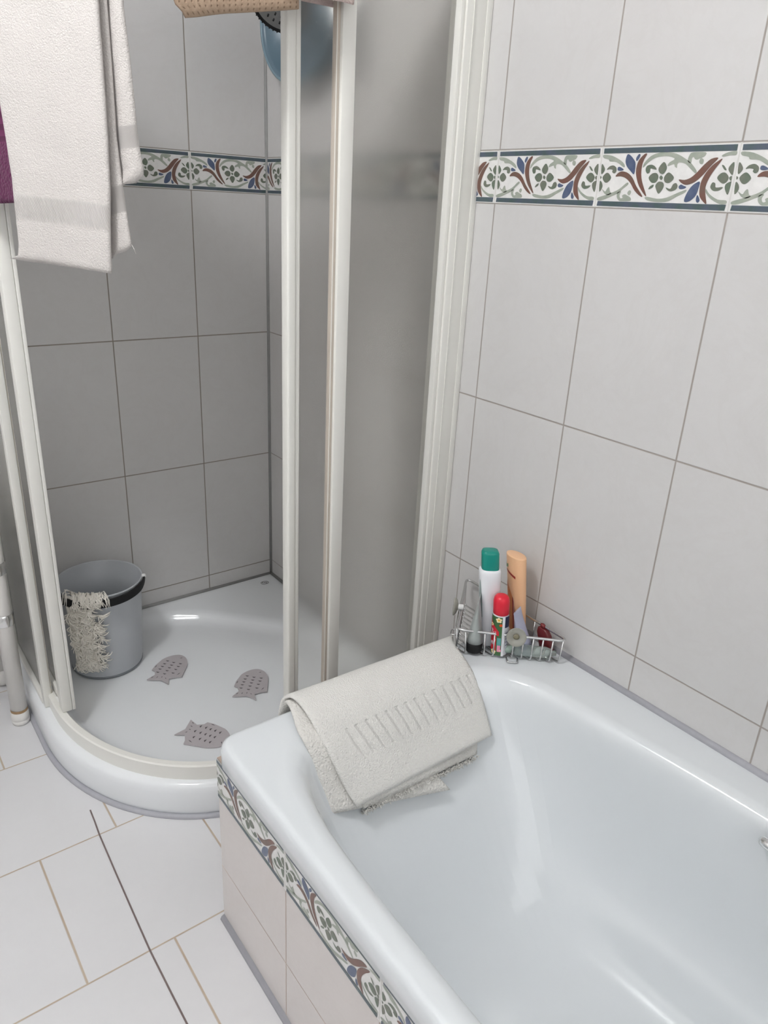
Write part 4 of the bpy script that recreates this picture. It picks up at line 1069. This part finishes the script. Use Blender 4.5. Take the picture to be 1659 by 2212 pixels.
def bloom(a, z, s, mi, mj):
    for k in range(5):
        th = 2*PI*k/5+.4; pts = []
        for j in range(12):
            w = 2*PI*j/12; u = s*.62*math.cos(th)+s*.42*math.cos(w); v = s*.62*math.sin(th)+s*.42*math.sin(w); pts.append((a+u/rr, z+v))
        flat_poly(bm, wrap(bm, c, ACR, rr, rr, ln, pts, exp=2., lift=.0011+.0001*k), mi)
    flat_poly(bm, wrap(bm, c, ACR, rr, rr, ln, [(a+s*.34*math.cos(2*PI*j/10)/rr, z+s*.34*math.sin(2*PI*j/10)) for j in range(10)], exp=2., lift=.0018), mj)
bloom(F-.12, .091, .0062, 6, 7); bloom(F-.65, .010, .0058, 6, 7); bloom(F-1.0, .076, .004, 6, 7)
bloom(F+.12, .079, .0035, 8, 8); bloom(F+.12, .016, .0035, 3, 6)
sc = [(-1.28, .056), (-1.15, .066), (-1.0, .063), (-1.12, .055), (-.98, .052), (-.85, .060), (-.72, .054), (-.60, .062), (-.55, .053)]
tube(bm, wrap(bm, c, ACR, rr, rr, ln, [(F+a+.15, z) for a, z in sc], exp=2., lift=.0012), .0007, 5, mi=5)
s2 = [(-1.22, .018), (-1.18, .033), (-1.08, .026), (-1.0, .034), (-.92, .025), (-.82, .036), (-.74, .027), (-.64, .038), (-.56, .030), (-.48, .042)]
tube(bm, wrap(bm, c, ACR, rr, rr, ln, [(F+a+.02, z) for a, z in s2], exp=2., lift=.0012), .0006, 5, mi=5)
for k in range(5):
    z = .058-.008*k; bp(F+.78, F+1.25, z, z+.0022, 9, .0008)
link('printed_label', bm, [plain('can_green', srgb(62, 104, 60), .35), plain('can_red', srgb(206, 40, 56), .35), plain('can_teal', srgb(96, 164, 160), .35), plain('can_pink', srgb(226, 142, 170), .35), plain('can_navy', srgb(28, 34, 66), .35),
      plain('can_white_ink', (.82, .82, .86), .35), plain('can_petal', srgb(248, 232, 190), .4), plain('can_yellow', srgb(240, 176, 40), .4), plain('can_orange', srgb(222, 86, 30), .4), plain('can_grey_ink', srgb(150, 146, 170), .4)], b)

ZS = 1.0
# 4 grey tube standing on a black cap
def crimped(bm, c, ang, lean, r0, z0, z1, w1, n=36):
    prof = [(r0, r0, z0)]
    for k in range(1, 9):
        t = k/8; prof.append((r0+(w1-r0)*t, max(.0008, r0*(1-t)**.85), z0+(z1-z0)*t))
    prof.append((w1, .0008, z1+.006))
    ell(bm, prof, c, ang, n, lean)
b = thing('hair_gel_tube', 'grey squeeze tube standing on its black cap at the left of the basket', 'tube', (-.160, -1.163, CZ))
c = (-.157, -1.168, CZ); ln = (.04, .02)
bm = bmesh.new(); crimped(bm, c, VIEW, ln, .0172, .021, .120, .019); link('body', bm, plain('grey_tube', srgb(164, 170, 168), .3, noise_amt=.03), b)
bm = bmesh.new(); ell(bm, [(.0165, .0165, 0), (.0175, .0175, .002), (.0175, .0175, .020), (.0165, .0165, .0215)], c, 0, lean=ln); link('cap', bm, m_black, b)
# 5 pale lilac tube
b = thing('cream_tube', 'pale lilac squeeze tube between the peach bottle and the front rail', 'tube', (-.062, -1.222, CZ))
c = (-.062, -1.222, CZ); ln = (-.17, .19)
bm = bmesh.new(); crimped(bm, c, VIEW-.35, ln, .0195, .014, .084, .0195); link('body', bm, plain('lilac_tube', srgb(186, 188, 210), .35, noise_amt=.02), b)
bm = bmesh.new(); ell(bm, [(.0185, .0185, 0), (.0195, .0195, .002), (.0195, .0195, .0135), (.0185, .0185, .0145)], c, 0, lean=ln); link('cap', bm, plain('lilac_cap', srgb(160, 164, 186), .4), b)
# 6 dark red flat bottle
b = thing('red_bottle', 'small dark red flat bottle leaning by the wall in the basket', 'bottle', (-.024, -1.254, CZ))
c = (-.024, -1.254, CZ); ln = (-.06, .30)
bm = bmesh.new(); ell(bm, [(.0155, .007, 0), (.0175, .0085, .003), (.0175, .0085, .036), (.013, .0065, .046), (.007, .005, .0485)], c, WALLDIR, lean=ln, exp=3.2); link('body', bm, plain('wine_plastic', srgb(104, 32, 36), .3), b)
bm = bmesh.new(); ell(bm, [(.0062, .0048, .048), (.0062, .0048, .054), (.005, .004, .056)], c, WALLDIR, lean=ln); link('cap', bm, plain('wine_cap', srgb(120, 40, 42), .35), b)
# 7 clear greenish bottle lying down
b = thing('lying_bottle', 'clear greenish bottle lying along the front rail of the basket', 'bottle', (-.067, -1.256, CZ))
p0, p1 = Vector((-.100, -1.226, CZ+.0125)), Vector((-.034, -1.287, CZ+.0125)); dd = (p1-p0).normalized()
m, nt, bb = nmat('clear_green_plastic'); bb.inputs['Base Color'].default_value = (.78, .88, .83, 1); bb.inputs['Roughness'].default_value = .08; bb.inputs['Transmission Weight'].default_value = .75; bb.inputs['IOR'].default_value = 1.35
L = (p1-p0).length
bm = bmesh.new(); lathe(bm, [(.004, 0), (.0105, .0015), (.012, .006), (.012, L-.022), (.009, L-.012), (.0055, L-.008), (.0055, L)], 32, p0, axis=dd); link('body', bm, m, b)
bm = bmesh.new(); lathe(bm, [(.0078, -.020), (.0085, -.018), (.0085, -.001), (.0065, .0005)], 28, p0, axis=dd); link('cap', bm, plain('green_grey_cap', srgb(150, 168, 158), .35), b)

# ------------------------------------------------------------------ light
def area(name, loc, size, energy, col, target=None, shape='DISK', size_y=None):
    l = bpy.data.lights.new(name, 'AREA'); l.shape = shape; l.size = size; l.energy = energy; l.color = col
    if size_y: l.size_y = size_y
    o = bpy.data.objects.new(name, l); C.objects.link(o); o.location = loc
    d = (Vector(target) if target else Vector((loc[0], loc[1], 0)))-Vector(loc)
    o.rotation_euler = d.to_track_quat('-Z', 'Y').to_euler()
    return o
lamp = bpy.data.lights.new('ceiling_lamp', 'POINT'); lamp.energy = 41; lamp.shadow_soft_size = .12; lamp.color = (.985, .992, 1.0)
lo = bpy.data.objects.new('ceiling_lamp', lamp); C.objects.link(lo); lo.location = (-1.40, -1.20, 2.42)
# wide soft fill added along the wall behind the viewer, lifts the dark areas
area('room_fill', (-1.12, RY+.03, 1.5), 1.9, 11, (.97, .985, 1.0), (-.9, 0, 1.1), 'RECTANGLE', 1.6)
w = bpy.data.worlds.new('world'); scene.world = w; w.use_nodes = True
w.node_tree.nodes['Background'].inputs[0].default_value = (.9, .95, 1, 1); w.node_tree.nodes['Background'].inputs[1].default_value = .3
vs = scene.view_settings
vs.view_transform = 'Standard'; vs.look = 'None'; vs.gamma = 1.0; vs.exposure = -.05; vs.use_curve_mapping = False
scene.cycles.max_bounces = 14; scene.cycles.diffuse_bounces = 6; scene.cycles.transmission_bounces = 10; scene.cycles.glossy_bounces = 5
scene.cycles.sample_clamp_indirect = 0.0
scene.cycles.caustics_reflective = False
scene.cycles.use_denoising = True
